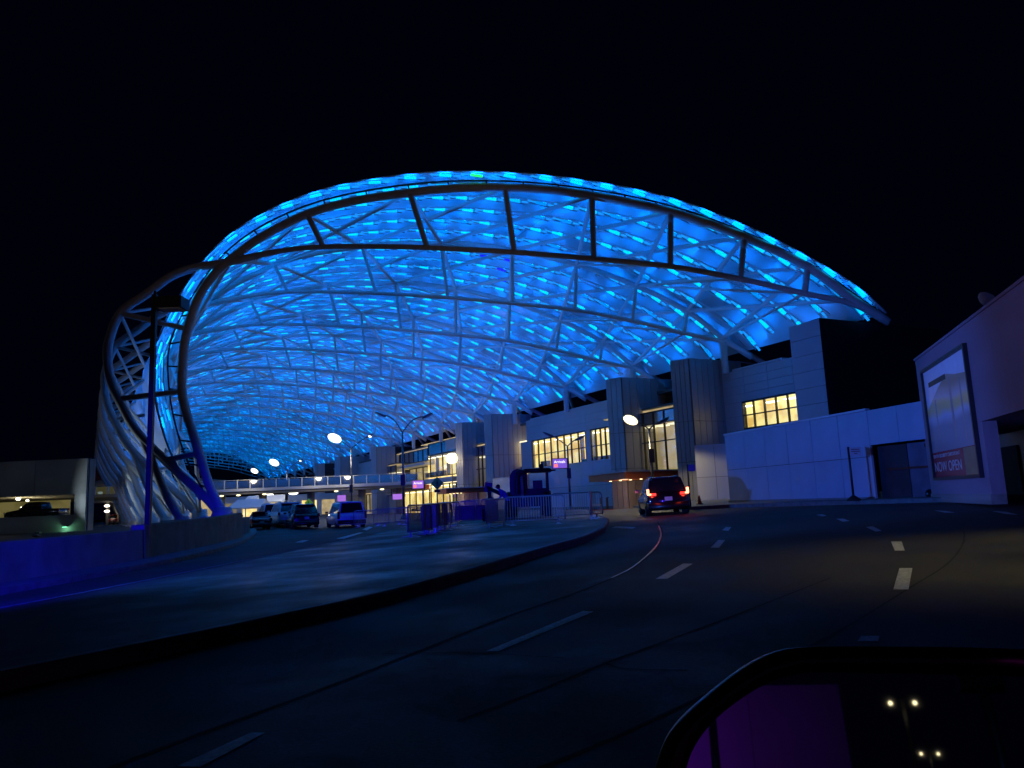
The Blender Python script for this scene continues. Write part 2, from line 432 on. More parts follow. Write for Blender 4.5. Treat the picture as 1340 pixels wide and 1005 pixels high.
mat('wet_sealant', (.02, .02, .02), .28, var=.1)
ribbon('road_joint', [(800, 757), (830, 741), (858, 716), (865, 700), (862, 688)], .07, 'wet_sealant', .008)
# ================================================================== CANOPY
N1px = [(1116, 392), (1057, 349), (974, 310), (877.6, 277), (774.6, 256), (661, 246), (536, 252), (402, 280), (305, 337), (243, 430), (238, 512), (256, 594), (291, 669)]
N2px = [(1116, 398), (1053, 384), (969, 365), (877, 348.5), (777, 338.7), (673, 330), (559, 324), (423, 323), (298, 343), (157, 410), (158, 522), (217, 602), (286, 671)]
SKpx = [(1121, 376), (1060, 338.5), (978, 297), (880, 260.5), (776, 238), (661, 226), (531, 228.5), (394, 257), (283, 322), (210, 437), (201, 505), (222, 590), (262, 655)]
EX1 = (1163, 421); EXS = (1159, 410)
def fp(px):
    r = ray(*px); # front plane  Y = 46.7 - .09 X
    k = 46.7 / (r.y + .09 * r.x); return EYE + r * k
EN1 = [fp(p) for p in [EX1] + N1px]; EN2 = [fp(p) for p in [EX1] + N2px]; ESK = [fp(p) for p in [EXS] + SKpx]
FOOT = [fp(p) for p in ((187, 573), (211, 633), (229, 668), (238, 681))]
# extra trace points keep the front curves true between nodes
X1 = [(1163, 421), (1116, 392), (1057, 349), (974, 310), (877.6, 277), (774.6, 256), (712, 248), (661, 246), (600, 246), (536, 252), (463, 263), (402, 280), (344, 309), (305, 337), (279, 361), (258, 393), (243, 442), (239.5, 472), (238, 512), (244, 540), (254, 572), (264, 604), (275, 638), (291, 669)]
X2 = [(1163, 423), (1116, 398), (1053, 384), (969, 365), (877, 348.5), (777, 338.7), (673, 330), (559, 324), (488, 322.5), (423, 323), (369, 328), (298, 343), (257, 350), (225, 361), (190, 386), (158, 409), (143, 445), (141, 472), (146, 501), (160, 531), (180, 566), (217, 603), (243, 627), (269, 651), (286, 670)]
BAY = 11.3; NB = 20
def swp(P, j, w=0):
    k = j * BAY
    return P + d * k - n * (w * min(k, 110) * .035)
def wt(i): return 0 if i < 8 else (.5 if i == 8 else 1)   # i over extended lists
base0 = Wp(52, 6, .2)
canopy = thing('canopy', base0, 'huge arched steel lattice canopy roof glowing blue over the terminal road', 'canopy')
C1 = catmull([fp(p) for p in X1], 4); C2 = catmull([fp(p) for p in X2], 4)
xr = lambda p: sm(-14, -19, p.x)
stuffA = MB(); cnt = 0
for j in range(NB + 1):
    mfr = 'steel_front' if j == 0 else 'steel_white'
    k = 10 if j < 5 else 6
    for (C, nm, r) in ((C1, 'upper_arch_chord', .20), (C2, 'lower_arch_chord', .15)):
        CC = C if j < 6 else C[::2] + [C[-1]]; b = MB(); b.tube([swp(p, j, xr(p)) for p in CC], [(r * (1.4 if nm[0] == 'u' else 1.2) if j == 0 else r) * (1 - xr(p)) + .29 * xr(p) for p in CC], mfr, k)
        b.obj(nm, canopy, fix=False)
    # branch leg and shoes
    b = MB(); b.tube([swp(p, j, 1) for p in catmull(FOOT, 3)], .27, mfr, k); b.obj('branch_leg', canopy, fix=False)
    if j < 14:
        for q, e in ((EN1[-1], .75), (FOOT[-1], .6)):
            q = swp(q, j, 1); zz = g(q.x, q.y)
            zb = zz if j else q.z - .4
            b = MB(); b.tube([(q.x, q.y, zb), (q.x, q.y, q.z + .25)], [e, e * .7], mfr, 10)
            b.box((q.x, q.y, zb + .06), (e * 2.6, e * 2.6, .12), mfr); b.obj('foot_shoe', canopy, fix=False)
ntube = {'post': 0, 'diagonal_brace': 0, 'web_brace': 0}
rest = {k: MB() for k in ntube}
def member(nm, a, b, r, mname, j):
    ntube[nm] += 1
    if ntube[nm] <= 280: utube(nm, a, b, r, mname, canopy)
    else: rest[nm].tube([a, b], r, mname, 5, cap=False)
NN = len(EN1)
for j in range(NB + 1):
    A = [swp(p, j, wt(i)) for i, p in enumerate(EN1)]; Bq = [swp(p, j, wt(i)) for i, p in enumerate(EN2)]
    for i in range(2, NN - 1):
        if i == 9: continue
        member('post', A[i], Bq[i], .19 if j == 0 else .13, 'steel_front' if j == 0 else 'steel_white', j)
    if j < NB:
        A2 = [swp(p, j + 1, wt(i)) for i, p in enumerate(EN1)]; B2 = [swp(p, j + 1, wt(i)) for i, p in enumerate(EN2)]
        for i in range(1, NN):
            if i + 1 < NN: member('diagonal_brace', A[i + 1], A2[i], .15, 'steel_white', j)
            if i + 1 < NN: member('diagonal_brace', A[i], A2[i + 1], .14, 'steel_white', j)
        for i in range(2, NN - 1):
            if i >= 9 or i <= 2:
                member('web_brace', Bq[i], A2[i - 1], .11 if i>=9 else .08, 'steel_white', j)
                member('web_brace', Bq[i], A2[i + 1 if i + 1 < NN else i], .11 if i>=9 else .08, 'steel_white', j)
            else:
                member('web_brace', Bq[i], A2[i], .07, 'steel_white', j)
    # column onto the terminal roof
    if j == 0: continue
    a = Bq[1]; member('post', a, Vector((a.x, a.y, 9.8)), .26, 'steel_white', j)
    member('post', A[1], A[1] + n * 4.5 + Vector((0, 0, -2.0)), .2, 'steel_white', j)
    member('post', A[1], A[1] + n * 4.0 + d * 5 + Vector((0, 0, -2.4)), .16, 'steel_white', j)
for nm, b in rest.items():
    if b.v: o = b.obj(nm + 's_beyond', canopy, fix=False); o.name = nm; o['kind'] = 'stuff'

# membrane cushions : cells along the arch (i) by bay
SUB = 5
SC = catmull(ESK, SUB)
def outward(P, i):
    t = (P[min(i + 1, len(P) - 1)] - P[max(i - 1, 0)]).normalized(); v = t.cross(d); 
    return -v if v.dot(Vector((0, 0, 1))) < 0 and abs(v.z) > .15 or (abs(v.z) <= .15 and v.x > 0) else v
NRM = []
for i in range(len(SC)):
    t = (SC[min(i + 1, len(SC) - 1)] - SC[max(i - 1, 0)]).normalized(); v = t.cross(d).normalized()
    if NRM and v.dot(NRM[-1]) < 0: v = -v
    if not NRM and v.z < 0: v = -v
    NRM.append(v)
nc = 0; skin_rest = MB()
for j in range(NB - 1):
    for i in range(len(ESK) - 1):
        if i >= 12 : continue
        vs = []; QV = 4
        for a in range(SUB + 1):
            for b_ in range(QV + 1):
                q = i * SUB + a; p = SC[q] + d * (BAY * (j + b_ / QV)) - n * (sm(-14, -19, SC[q].x) * min(BAY * (j + b_ / QV), 110) * .035)
                bul = .28 * sin(pi * a / SUB) * sin(pi * b_ / QV)
                if a in (0, SUB) or b_ in (0, QV): bul -= .05
                bul += random.uniform(-.02, .02)
                vs.append(p + NRM[q] * bul)
        fs = [(a * (QV + 1) + b_, (a + 1) * (QV + 1) + b_, (a + 1) * (QV + 1) + b_ + 1, a * (QV + 1) + b_ + 1) for a in range(SUB) for b_ in range(QV)]
        b = MB(); b.add(vs, fs, 'membrane', True); b.obj('membrane_panel', canopy, fix=False)
# fascia edge rail on the front edge of the skin + ladder
b = MB(); b.tube([p - d * .05 for p in SC], .07, 'steel_front', 6); b.obj('edge_rail', canopy, fix=False)
C1s = catmull(EN1, SUB)
b = MB(); mid = [SC[i] * .45 + C1s[i] * .55 for i in range(len(SC))]
b.tube(mid, .06, 'dark_metal', 6)
for i in range(3, len(SC) - 2, 2): b.tube([mid[i], C1s[i]], .06, 'dark_metal', 5)
b.obj('edge_gutter', canopy, fix=False)

# light rails and LED fixtures
cum = [0]
for i in range(1, len(SC)): cum.append(cum[-1] + (SC[i] - SC[i - 1]).length)
TOT = cum[-1]
def skin_at(u, k):
    i = 1
    while i < len(cum) - 1 and cum[i] < u: i += 1
    f = (u - cum[i - 1]) / max(1e-6, cum[i] - cum[i - 1]); f = max(0, min(1, f))
    p = SC[i - 1].lerp(SC[i], f); nn = NRM[i - 1].lerp(NRM[i], f).normalized(); t = (SC[i] - SC[i - 1]).normalized()
    return p + d * k - n * (sm(-14, -19, p.x) * min(k, 110) * .035), nn, t
ROWS = 5; nf = 0
fx_rest = MB()
LM = {}
def lens_mesh(mn):
    if mn not in LM:
        b = MB(); b.box((0, 0, 0), (.74, .22, .12), mn); b.box((-.66, .02, .0), (.5, .14, .08), 'led_pale'); b.poly([(-.35, -.10, .07), (.35, -.10, .07), (.35, .10, .07), (-.35, .10, .07)], 'led_up'); b.box((0, .30, .02), (1.5, .05, .07), 'galv'); b.box((.72, 0, .03), (.4, .14, .08), 'led_pale'); LM[mn] = b.mesh('fixture_' + mn)
    return LM[mn]
for row in range(ROWS * (NB - 1)):
    k = row * BAY / ROWS + .35
    jj = row // ROWS
    st = 1.7 if row < 24 else 3.0
    us = []; u = 1.2
    while u < TOT - 5.5: us.append(u); u += st
    pts = [skin_at(u, k) for u in us]
    for off in (0, .55):
        pass
    b = MB()
    kk = 5 if row < 16 else 4
    b.tube([p - nn * .62 for p, nn, t in pts], .05, 'steel_white', kk, cap=False)
    b.tube([p - nn * .62 + d * .55 for p, nn, t in pts], .045, 'steel_white', kk, cap=False)
    if row < 30:
        for p, nn, t in pts[::1]: b.tube([p - nn * .62, p - nn * .62 + d * .55], .03, 'steel_white', 4, cap=False)
    b.obj('light_rail', canopy, fix=False)
    u = 1.0 + (row % 2) * 1.1
    while u < TOT - 6:
        uu = u + random.uniform(-.15, .15); u += 1.78
        if random.random() < .06: continue
        p, nn, t = skin_at(uu, k + .27); c = p - nn * .66; c = c
        R = Matrix((t, d, nn)).transposed()
        if R.determinant() < 0: R = Matrix((-t, d, nn)).transposed()
        mn = random.choice(['led_lens', 'led_lens', 'led_soft', 'led_lens', 'led_dim'])
        if row == 0 and abs(c.x + 1.8) < 1.8: mn = 'led_green'
        if row in (6,7,8) and abs(c.x + .4) < 1.4: mn = 'led_deep'
        nf += 1
        if nf <= 295:
            o = bpy.data.objects.new('light_fixture', lens_mesh(mn)); COL.objects.link(o)
            o.rotation_mode = 'QUATERNION'; o.rotation_quaternion = R.to_quaternion(); o.location = c; put(o, canopy)
        else:
            fx_rest.box(c, (.74, .22, .12), mn, R); fx_rest.box(c + R @ Vector((-.66, .02, 0)), (.5, .14, .08), 'led_pale', R); fx_rest.poly([c + R @ Vector(v) for v in ((-.35, -.10, .07), (.35, -.10, .07), (.35, .10, .07), (-.35, .10, .07))], 'led_up')
u = 2.0
while u < TOT - 9:
    p, nn, t = skin_at(u, -.02); c = p * .62 + (p - nn * .55) * .38; R = Matrix((t, d, nn)).transposed()
    if R.determinant() < 0: R = Matrix((-t, d, nn)).transposed()
    o = bpy.data.objects.new('light_fixture', lens_mesh('led_green' if abs(c.x + 1.8) < 1.9 else 'led_lens')); COL.objects.link(o)
    o.rotation_mode = 'QUATERNION'; o.rotation_quaternion = R.to_quaternion(); o.location = p - nn * .30 - d * .1; o.scale = (1.05, .9, .7); put(o, canopy); u += 1.9 + .5 * random.random()
o = fx_rest.obj('light_fixture', canopy, fix=False); o['kind'] = 'stuff'
# the fixtures' own light, thrown up onto the foil (one area lamp per stretch of fixtures)
def area(loc, direction, sx, sy, power, col, xdir=None, spread=None):
    L = bpy.data.lights.new('fixture_light', 'AREA'); L.shape = 'RECTANGLE'; L.size = sx; L.size_y = sy; L.energy = power; L.color = col
    if spread: L.spread = spread
    o = bpy.data.objects.new('fixture_light', L); COL.objects.link(o)
    z = -Vector(direction).normalized()
    x = Vector(xdir) if xdir else Vector((1, 0, 0)); x = (x - z * x.dot(z)).normalized(); y = z.cross(x)
    M = Matrix((x, y, z)).transposed().to_4x4(); M.translation = loc; o.matrix_world = M
    put_light(o); return o
def put_light(o):
    M = o.matrix_world.copy(); o.parent = canopy; o.matrix_parent_inverse = Matrix.Translation(-canopy.location); o.matrix_basis = M
for j in range(NB - 1):
    ns = 7 if j < 6 else 4
    for q in range(ns):
        L = (TOT - 4) / ns; u = 1 + (q + .5) * L
        p, nn, t = skin_at(u, (j + .5) * BAY)
        jit = random.uniform(.65, 1.25) * (.62 + .6 * q / ns)
        area(p - nn * 1.5, nn, L * .95, BAY * .85, 62 * L * BAY * .042 * jit * .8, (0.0, .19, 1.0), t)

# ================================================================== TERMINAL BUILDING
term = thing('terminal_building', Wp(60, 40, .2), 'long grey clad airport terminal with lit yellow windows under the blue canopy', 'building')
TW = 39.0
def wallbox(s0, s1, t0, t1, z0, z1, mname, name='wall'): return fbox(name, s0, s1, t0, t1, z0, z1, mname, term)
ZR = 9.9
def windows(s0, s1, z0, z1, T, ncol, nrow, room='room_bright', depth=1.1, split=None, dark_top=None, gl='glass_clear'):
    """opening with a room behind it, a frame, mullions and one pane per cell"""
    fbox('room_back', s0, s1 + depth * 3.4, T + depth, T + depth + .1, z0 - .3, z1 + .3, room, term)  # back wall and ceiling glow with the room's light
    fbox('room_ceiling', s0, s1 + depth * 3.4, T + .3, T + depth, z1 + .15, z1 + .25, 'shop_light' if room == 'room_bright' else 'room_tan', term)
    if room == 'room_bright' and s1 - s0 < 60:
        q_ = s0 + .7
        while q_ < s1 + depth * 2.5:
            fbox('ceiling_light', q_, q_ + .9, T + .3, T + .8, z1 - .28, z1 - .22, 'lamp_soft', term)
            if random.random() < .3: fbox('interior_column', q_ + 1.1, q_ + 1.1 + random.uniform(.15, .4), T + .45, T + .8, z0, z1 - .1, 'concrete', term)
            if random.random() < .6: fbox('counter', q_ + .2, q_ + random.uniform(.9, 1.8), T + .35, T + .8, z0 + .02, z0 + random.uniform(.3, .8), 'concrete_dark', term)
            q_ += random.uniform(1.7, 2.6)
    wf = fbox('window_frame', s0 - .05, s1 + .05, T + .02, T + .16, z1 - .06, z1 + .06, 'dark_metal', term)
    fbox('window_frame', s0 - .05, s1 + .05, T + .02, T + .16, z0 - .06, z0 + .06, 'dark_metal', term)
    for i in range(ncol + 1):
        s = s0 + (s1 - s0) * i / ncol; fbox('mullion', s - .03, s + .03, T, T + .18, z0 + .06, z1 - .06, 'dark_metal', term)
    zs = split if split else [z0 + (z1 - z0) * r / nrow for r in range(nrow + 1)]
    for z in zs[1:-1]: fbox('transom', s0, s1, T + .03, T + .14, z - .04, z + .04, 'dark_metal', term)
    for i in range(ncol):
        for r in range(len(zs) - 1):
            a = s0 + (s1 - s0) * i / ncol; c = s0 + (s1 - s0) * (i + 1) / ncol
            gg = 'glass_blue' if (dark_top and r == len(zs) - 2) else gl
            fbox('pane', a + .045, c - .045, T + .08, T + .10, zs[r] + .04, zs[r + 1] - .04, gg, term)
def clad(s0, s1, T, z0, z1, nw, nh, mname='clad_wall', th=.08):
    """separate cladding panels with open joints, in front of a dark backing"""
    fbox('wall', s0, s1, T + th, T + th + .3, z0, z1, 'joint', term)
    for i in range(nw):
        for k in range(nh):
            a = s0 + (s1 - s0) * i / nw; c = s0 + (s1 - s0) * (i + 1) / nw; e = z0 + (z1 - z0) * k / nh; f = z0 + (z1 - z0) * (k + 1) / nh
            fbox('cladding_panel', a + .012, c - .012, T - random.uniform(0, .006), T + th, e + .012, f - .012, mname, term)
def tower(px_l, px_c, px_r, T, top, z0=.2, npan=9, py=480):
    """prow shaped tower: narrow face to the left of the corner, wide seamed face to the right"""
    sC, _ = onT(px_c, py, T); C = Wp(sC, T, 0)
    def hit(px, dirb):
        r = ray(px, py); r = Vector((r.x, r.y)); D = Vector((sin(radians(dirb)), cos(radians(dirb))))
        # C + D*a = r*b
        det = D.x * -r.y + r.x * D.y
        a = (-C.x * -r.y + -r.x * C.y) / det if abs(det) > 1e-6 else 5
        return Vector((C.x + D.x * a, C.y + D.y * a, 0)), abs(a)
    Lp, la = hit(px_l, -52); Rp, ra = hit(px_r, 62)
    for (P, Q, k) in ((C, Rp, npan), (Lp, C, max(3, int(npan * .5)))):
        v = (Q - P); L = v.length; v.normalize(); ang = atan2(v.y, v.x); nn = Vector((v.y, -v.x, 0))
        if nn.dot(P) > 0: nn = -nn
        for i in range(k):
            m0 = P + v * (L * (i + .5) / k)
            zz = [z0, z0 + (top - z0) * .31, z0 + (top - z0) * .58, top]
            for q in range(3):
                e, f = zz[q], zz[q + 1]
                cpt = m0 + nn * (.04 + random.uniform(0, .01)) + Vector((0, 0, (e + f) / 2))
                ubox('cladding_panel', cpt, (L / k - .035, .08, f - e - .03), ang, 'clad_tower', term)
    b = MB(); back = [Lp, C, Rp, Rp + n * 5 + d * 1, Lp + n * 7]
    b.prism([Vector((p.x, p.y, 0)) for p in back], (0, 0, z0), (0, 0, top - .04), 'joint'); b.obj('tower_core', term)
    b = MB(); b.prism([Vector((p.x, p.y, 0)) for p in back], (0, 0, top - .04), (0, 0, top + .05), 'clad_tower'); b.obj('tower_roof', term)
TZ = 10.9
tower(877, 901, 968, 36, TZ, py=472)
tower(793, 813, 877, 36, TZ, npan=7, py=498)
tower(633.7, 643.5, 695, 36, TZ, npan=8, py=546)
tower(596, 605, 634, 36, TZ, npan=5, py=558)
tower(486, 493, 517, 36, TZ, npan=4, py=592)
tower(438, 446, 487, 36, TZ, npan=4, py=592)
tower(412, 415, 425, 36, TZ, npan=2, py=605)
S_ = lambda px, T=TW, py=590: onT(px, py, T)[0]
# right bay: wall with the lit window next to the plant block
sa, sb = S_(1040, py=470), S_(968, py=480)
w0, w1 = S_(1047, py=535), S_(972, py=543)
clad(sa - 2, sb + 2, TW, 7.6, ZR, 4, 4)
clad(sa - 2, sb + 2, TW, .3, 5.6, 4, 5)
clad(w1, sb + 2, TW, 5.6, 7.6, 1, 2)
windows(w0, w1, 5.66, 7.54, TW, 5, 2)
# plant block with panelled flank; end coloured black for its unlit side
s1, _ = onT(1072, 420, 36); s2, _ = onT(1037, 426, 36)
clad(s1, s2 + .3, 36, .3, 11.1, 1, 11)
b = MB(); b.prism([Wp(s1 - .02, 36, 0), Wp(s2 + .3, 36.3, 0), Wp(s2 + .3, 45, 0), Wp(s1 - .02, 47, 0)], (0, 0, .3), (0, 0, 11.14), 'near_black'); b.obj('plant_room', term)
# middle bay between the two tower pairs
mA, mB = S_(800), S_(690)
clad(mA, mB, TW, 7.67, ZR, 4, 3)
clad(mA, mB, TW, .3, 4.48, 5, 3)
wa, wb, wc, wd = S_(799), S_(773.5), S_(766.5), S_(696)
windows(wa, wb, 4.55, 7.6, TW, 4, 2)
windows(wc, wd, 4.55, 7.6, TW, 8, 2)
fbox('wall', wd + .05, mB + 1.5, TW + .02, TW + .4, 4.48, 7.67, 'clad_wall', term)
fbox('wall', wb + .05, wc - .05, TW + .02, TW + .4, 4.48, 7.67, 'clad_wall', term)
# glazed entrances in each pair
def entrance(pxr, pxl, T, ztop, zbot, nc, room='room_tan', pyy=570):
    a, c = onT(pxr, pyy, T)[0], onT(pxl, pyy, T)[0]
    hh = (ztop - zbot)
    windows(a, c, zbot, ztop, T, nc, 3, room, split=[zbot, zbot + hh * .5, zbot + hh * .80, ztop], dark_top=True, depth=1.4)
    fbox('wall', a - .1, c + .1, T + .2, T + 3.6, ztop + .3, ztop + .45, 'roof_grey', term)
    fbox('wall', a, c, T + .3, T + .5, .3, zbot - .1, 'clad_tower', term)
    # room ceiling lights
    for q in range(3):
        s = a + (c - a) * (q + .5) / 3; fbox('ceiling_light', s - .5, s + .5, T + .4, T + 1.3, ztop - hh * .24, ztop - hh * .22, 'shop_light', term)
    return a, c
a1, c1 = entrance(884, 829, 37.6, 7.9, 3.1, 4)
a2, c2 = entrance(634.5, 614.5, 37.6, 7.9, 2.6, 4)
a3, c3 = entrance(517, 497, 37.6, 7.6, 3.0, 3, 'room_dim')
# left wing (past tower D): upper blue glazing, gallery, lit hall, shop fronts
L0, L1 = S_(596), S_(540); L2 = S_(517)
def seg(pa, pb): return S_(pa), S_(pb)
clad(*seg(596, 583), TW, 8.5, 9.9, 1, 1); 
a, c = seg(596, 562)
windows(a, c, 5.2, 8.2, TW, 2, 1, 'room_bright')
windows(a, S_(560), 8.3, 9.9, TW, 2, 1, 'room_dim', gl='glass_blue')
a, c = seg(559, 523)
windows(a, c, 7.7, 9.4, TW, 6, 1, 'room_dim', gl='glass_blue')
windows(a, c, 4.9, 7.0, TW + 1.5, 4, 1, 'room_tan')
fbox('balcony_slab', a, c, TW - .5, TW + 2, 7.1, 7.45, 'clad_wall', term)
fbox('fascia', S_(596), S_(517), TW - .6, TW + .1, 4.25, 4.9, 'clad_wall', term)
fbox('fascia', S_(560), S_(517), TW - .55, TW + .15, 3.55, 4.2, 'red_soffit', term)
windows(S_(595), S_(562), .5, 4.1, TW, 4, 1, 'room_bright')
windows(S_(560), S_(519), .5, 3.5, TW, 5, 1, 'room_bright')
a, c = seg(490, 440)
windows(S_(487), S_(470), .5, 3.6, TW, 4, 1, 'room_tan'); windows(S_(468), S_(447), .5, 3.6, TW, 4, 1, 'room_dim')
windows(S_(487), S_(447), 5, 6.3, TW, 8, 1, 'room_dim')
fbox('wall', S_(517), S_(400), TW + 4.5, TW + 5, .2, 9.5, 'clad_wall', term)
fbox('wall', S_(517), S_(440), TW + .3, TW + .6, 6.6, 9.5, 'clad_wall', term)
fbox('roof', S_(1040), S_(400), TW + .5, TW + 14, ZR - .3, ZR - .05, 'roof_grey', term)
fbox('coping', S_(1036), S_(968), TW - .06, TW + .5, ZR, ZR + .12, 'clad_wall', term)
fbox('coping', S_(800), S_(696), TW - .06, TW + .5, ZR, ZR + .12, 'clad_wall', term)
b = MB(); b.prism([Wp(26, TW + 14, 0), Wp(150, TW + 14, 0), Wp(150, TW + 15, 0), Wp(26, TW + 15, 0)], (0, 0, .2), (0, 0, 11.3), 'roof_grey'); b.obj('rear_wall', term)
# entrance canopy with red soffit
ec = thing('entrance_canopy', Wp((a1 + c1) / 2, 36, .2), 'flat entrance canopy with red soffit and small downlights behind the black car', 'canopy', 'entrance canopies')
def ecan(root, a, c, z=3.05):
    b = MB(); b.prism([Wp(a - .5, 32.3, 0), Wp(c + 1.2, 33.6, 0), Wp(c + .4, 37.4, 0), Wp(a - .8, 37.4, 0)], (0, 0, z), (0, 0, z + .10), 'clad_wall'); b.obj('roof_slab', root)
    b = MB(); b.prism([Wp(a - .4, 32.4, 0), Wp(c + 1.1, 33.7, 0), Wp(c + .3, 37.3, 0), Wp(a - .7, 37.3, 0)], (0, 0, z - .5), (0, 0, z - .01), 'red_soffit'); b.obj('soffit', root)
    for q in range(4):
        s = a + (c - a) * (q + .5) / 4; b = MB(); p = Wp(s, 34.6, z - .54); b.lathe([(.10, 0), (.10, .05)], p, 'lamp_warm', 10); b.obj('downlight', root)
    for s in (a + .5, c - .5):
        b = MB(); b.tube([Wp(s, 36.6, .25), Wp(s, 36.6, z - .5)], .14, 'clad_wall', 10); b.obj('column', root)
    L = bpy.data.lights.new('downlight_lamp', 'POINT'); L.energy = 60; L.color = (1, .7, .4); L.shadow_soft_size = .3
    o = bpy.data.objects.new('downlight_lamp', L); COL.objects.link(o); o.location = Wp((a + c) / 2, 34.5, z - 1.0); put(o, root)
ecan(ec, a1, c1)
ec2 = thing('entrance_canopy', Wp((a2 + c2) / 2, 36, .2), 'flat entrance canopy with red soffit beyond the work machine', 'canopy', 'entrance canopies')
ecan(ec2, a2, c2, 3.0)

# ---- lavender white hoarding along the facade
def panel_wall(name, P, Q, h, nw, nh, mname, label, cat='hoarding', base=None, th=.06, rail=True):
    P = Vector(P); Q = Vector(Q); v = Q - P; v.z = 0; L = v.length; v.normalize(); ang = atan2(v.y, v.x); zb = base if base is not None else min(P.z, Q.z)
    nn = Vector((v.y, -v.x, 0)); 
    if nn.dot(P) > 0: nn = -nn
    root = thing(name, Vector((P.x, P.y, zb)), label, cat)
    for i in range(nw):
        for k in range(nh):
            c = P + v * (L * (i + .5) / nw); c.z = zb + h * (k + .5) / nh; c += nn * (th / 2 + random.uniform(0, .006))
            op = ubox('panel', c, (L / nw - .02, th, h / nh - .02), ang, mname, root); op.rotation_euler = (random.uniform(-.004, .004), random.uniform(-.002, .002), ang + random.uniform(-.004, .004))
    c = P + v * (L / 2) - nn * .05; c.z = zb + h / 2 - .03; ubox('backing', c, (L, .08, h - .06), ang, 'joint', root)
    if rail:
        c = P + v * (L / 2) + nn * .02; c.z = zb + h + .04; ubox('top_rail', c, (L, .2, .08), ang, 'hoarding_white', root)
        c = P + v * (L / 2) + nn * .03; c.z = zb + .12; ubox('base_rail', c, (L, .24, .24), ang, 'sidewalk', root)
    return root
pf = lambda px, T, z=.3: Wp(onT(px, 640, T)[0], T, z)
panel_wall('hoarding', pf(812, 37.4), pf(694, 37.4), 4.2, 8, 2, 'hoarding_white', 'glossy white site hoarding under the lit window band behind the work machine')
panel_wall('hoarding', pf(668, 35.0), pf(646, 35.4), 3.4, 2, 1, 'hoarding_white', 'short white hoarding at the foot of the tower left of the work machine')

# ---- blue lit hoarding on the right
H1 = G(957, 661); H2 = G(1232, 655.5)
H1.z = H2.z = .62
dv = (H2 - H1); zb = .62
DJ = H1.lerp(H2, .775)
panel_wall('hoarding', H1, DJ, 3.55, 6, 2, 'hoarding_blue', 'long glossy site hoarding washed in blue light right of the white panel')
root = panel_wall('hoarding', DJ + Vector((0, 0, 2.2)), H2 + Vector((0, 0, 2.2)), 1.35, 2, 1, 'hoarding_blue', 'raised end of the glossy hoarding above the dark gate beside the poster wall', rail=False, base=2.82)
gate = thing('site_gate', DJ, 'dark closed site gate in the blue hoarding beside the poster wall', 'gate')
vv = (H2 - DJ).normalized(); ang = atan2(vv.y, vv.x); LL = (H2 - DJ).length; nn = Vector((vv.y, -vv.x, 0)); nn = -nn if nn.dot(DJ) > 0 else nn
mat('gate_blue', (.10, .11, .16), .5, var=.3)
mat('gate_dark', (.03, .03, .04), .6, var=.3)
for i, mm in enumerate(('gate_dark', 'gate_blue')):
    c = DJ + vv * (LL * (i + .5) / 2) - nn * .25; c.z = .62 + 1.08; ubox('gate_leaf', c, (LL / 2 - .04, .06, 2.12), ang, mm, gate)
c = DJ + nn * .06; c.z = .62 + 1.08; ubox('gate_post', c, (.07, .09, 2.16), ang, 'sign_pink', gate)
c = DJ + vv * (LL * .55) - nn * .18; c.z = .62 + 1.25; ubox('latch_bar', c, (LL * .8, .05, .07), ang, 'black_plastic', gate)
c = DJ + vv * (LL * .85) - nn * .18; c.z = .62 + 2.0; ubox('notice_plate', c, (.35, .03, .14), ang, 'black_plastic', gate)
c = DJ + vv * (LL * .78) - nn * .2; b = MB(); b.lathe([(.16, -.04), (.16, .04)], (c.x, c.y, .62 + .3), 'black_plastic', 14, 'y'); b.obj('wheel', gate)
# white square panel (box hoarding) left of it
Wc = atY(914, 655, 50); Wd = atY(962, 655, 50)
panel_wall('hoarding_box', Vector((Wc.x, Wc.y, .3)), Vector((Wd.x, Wd.y - .6, .3)), 4.0, 2, 2, 'hoarding_white', 'tall pale white site panel between the grey tower and the blue hoarding', 'panel')
# floor sign post in front of hoarding
q = G(1118, 660.5); sg = thing('sign_post', (q.x, q.y, q.z + .15), 'black sign post with small pale notice in front of the blue hoarding', 'sign')
b = MB(); b.lathe([(.26, 0), (.24, .05), (.08, .18), (.05, .2)], (q.x, q.y, q.z + .15), 'rubber'); b.obj('base', sg)
b = MB(); b.tube([(q.x, q.y, q.z + .3), (q.x, q.y, q.z + 2.15)], .045, 'dark_metal'); b.obj('post', sg)
b = MB(); b.box((q.x + .24, q.y - .03, q.z + 1.97), (.44, .03, .30), 'sign_pink')
b.obj('notice_board', sg)
b = MB()
for k in range(3): b.box((q.x + .24, q.y - .049, q.z + 2.05 - k * .075), (.32 if k < 2 else .12, .004, .025), 'tail_red' if False else 'poster_red')
b.obj('notice_lettering', sg)
q = G(904, 668); sg = thing('sign_post', (q.x, q.y, q.z + .15), 'thin black post with small purple sign beside the pale white panel', 'sign')
b = MB(); b.tube([(q.x, q.y, q.z + .15), (q.x, q.y, q.z + 2.15)], .04, 'dark_metal'); b.obj('post', sg)
b = MB(); b.box((q.x + .18, q.y - .03, q.z + 1.98), (.34, .03, .3), 'sign_purple'); b.obj('sign_board', sg)

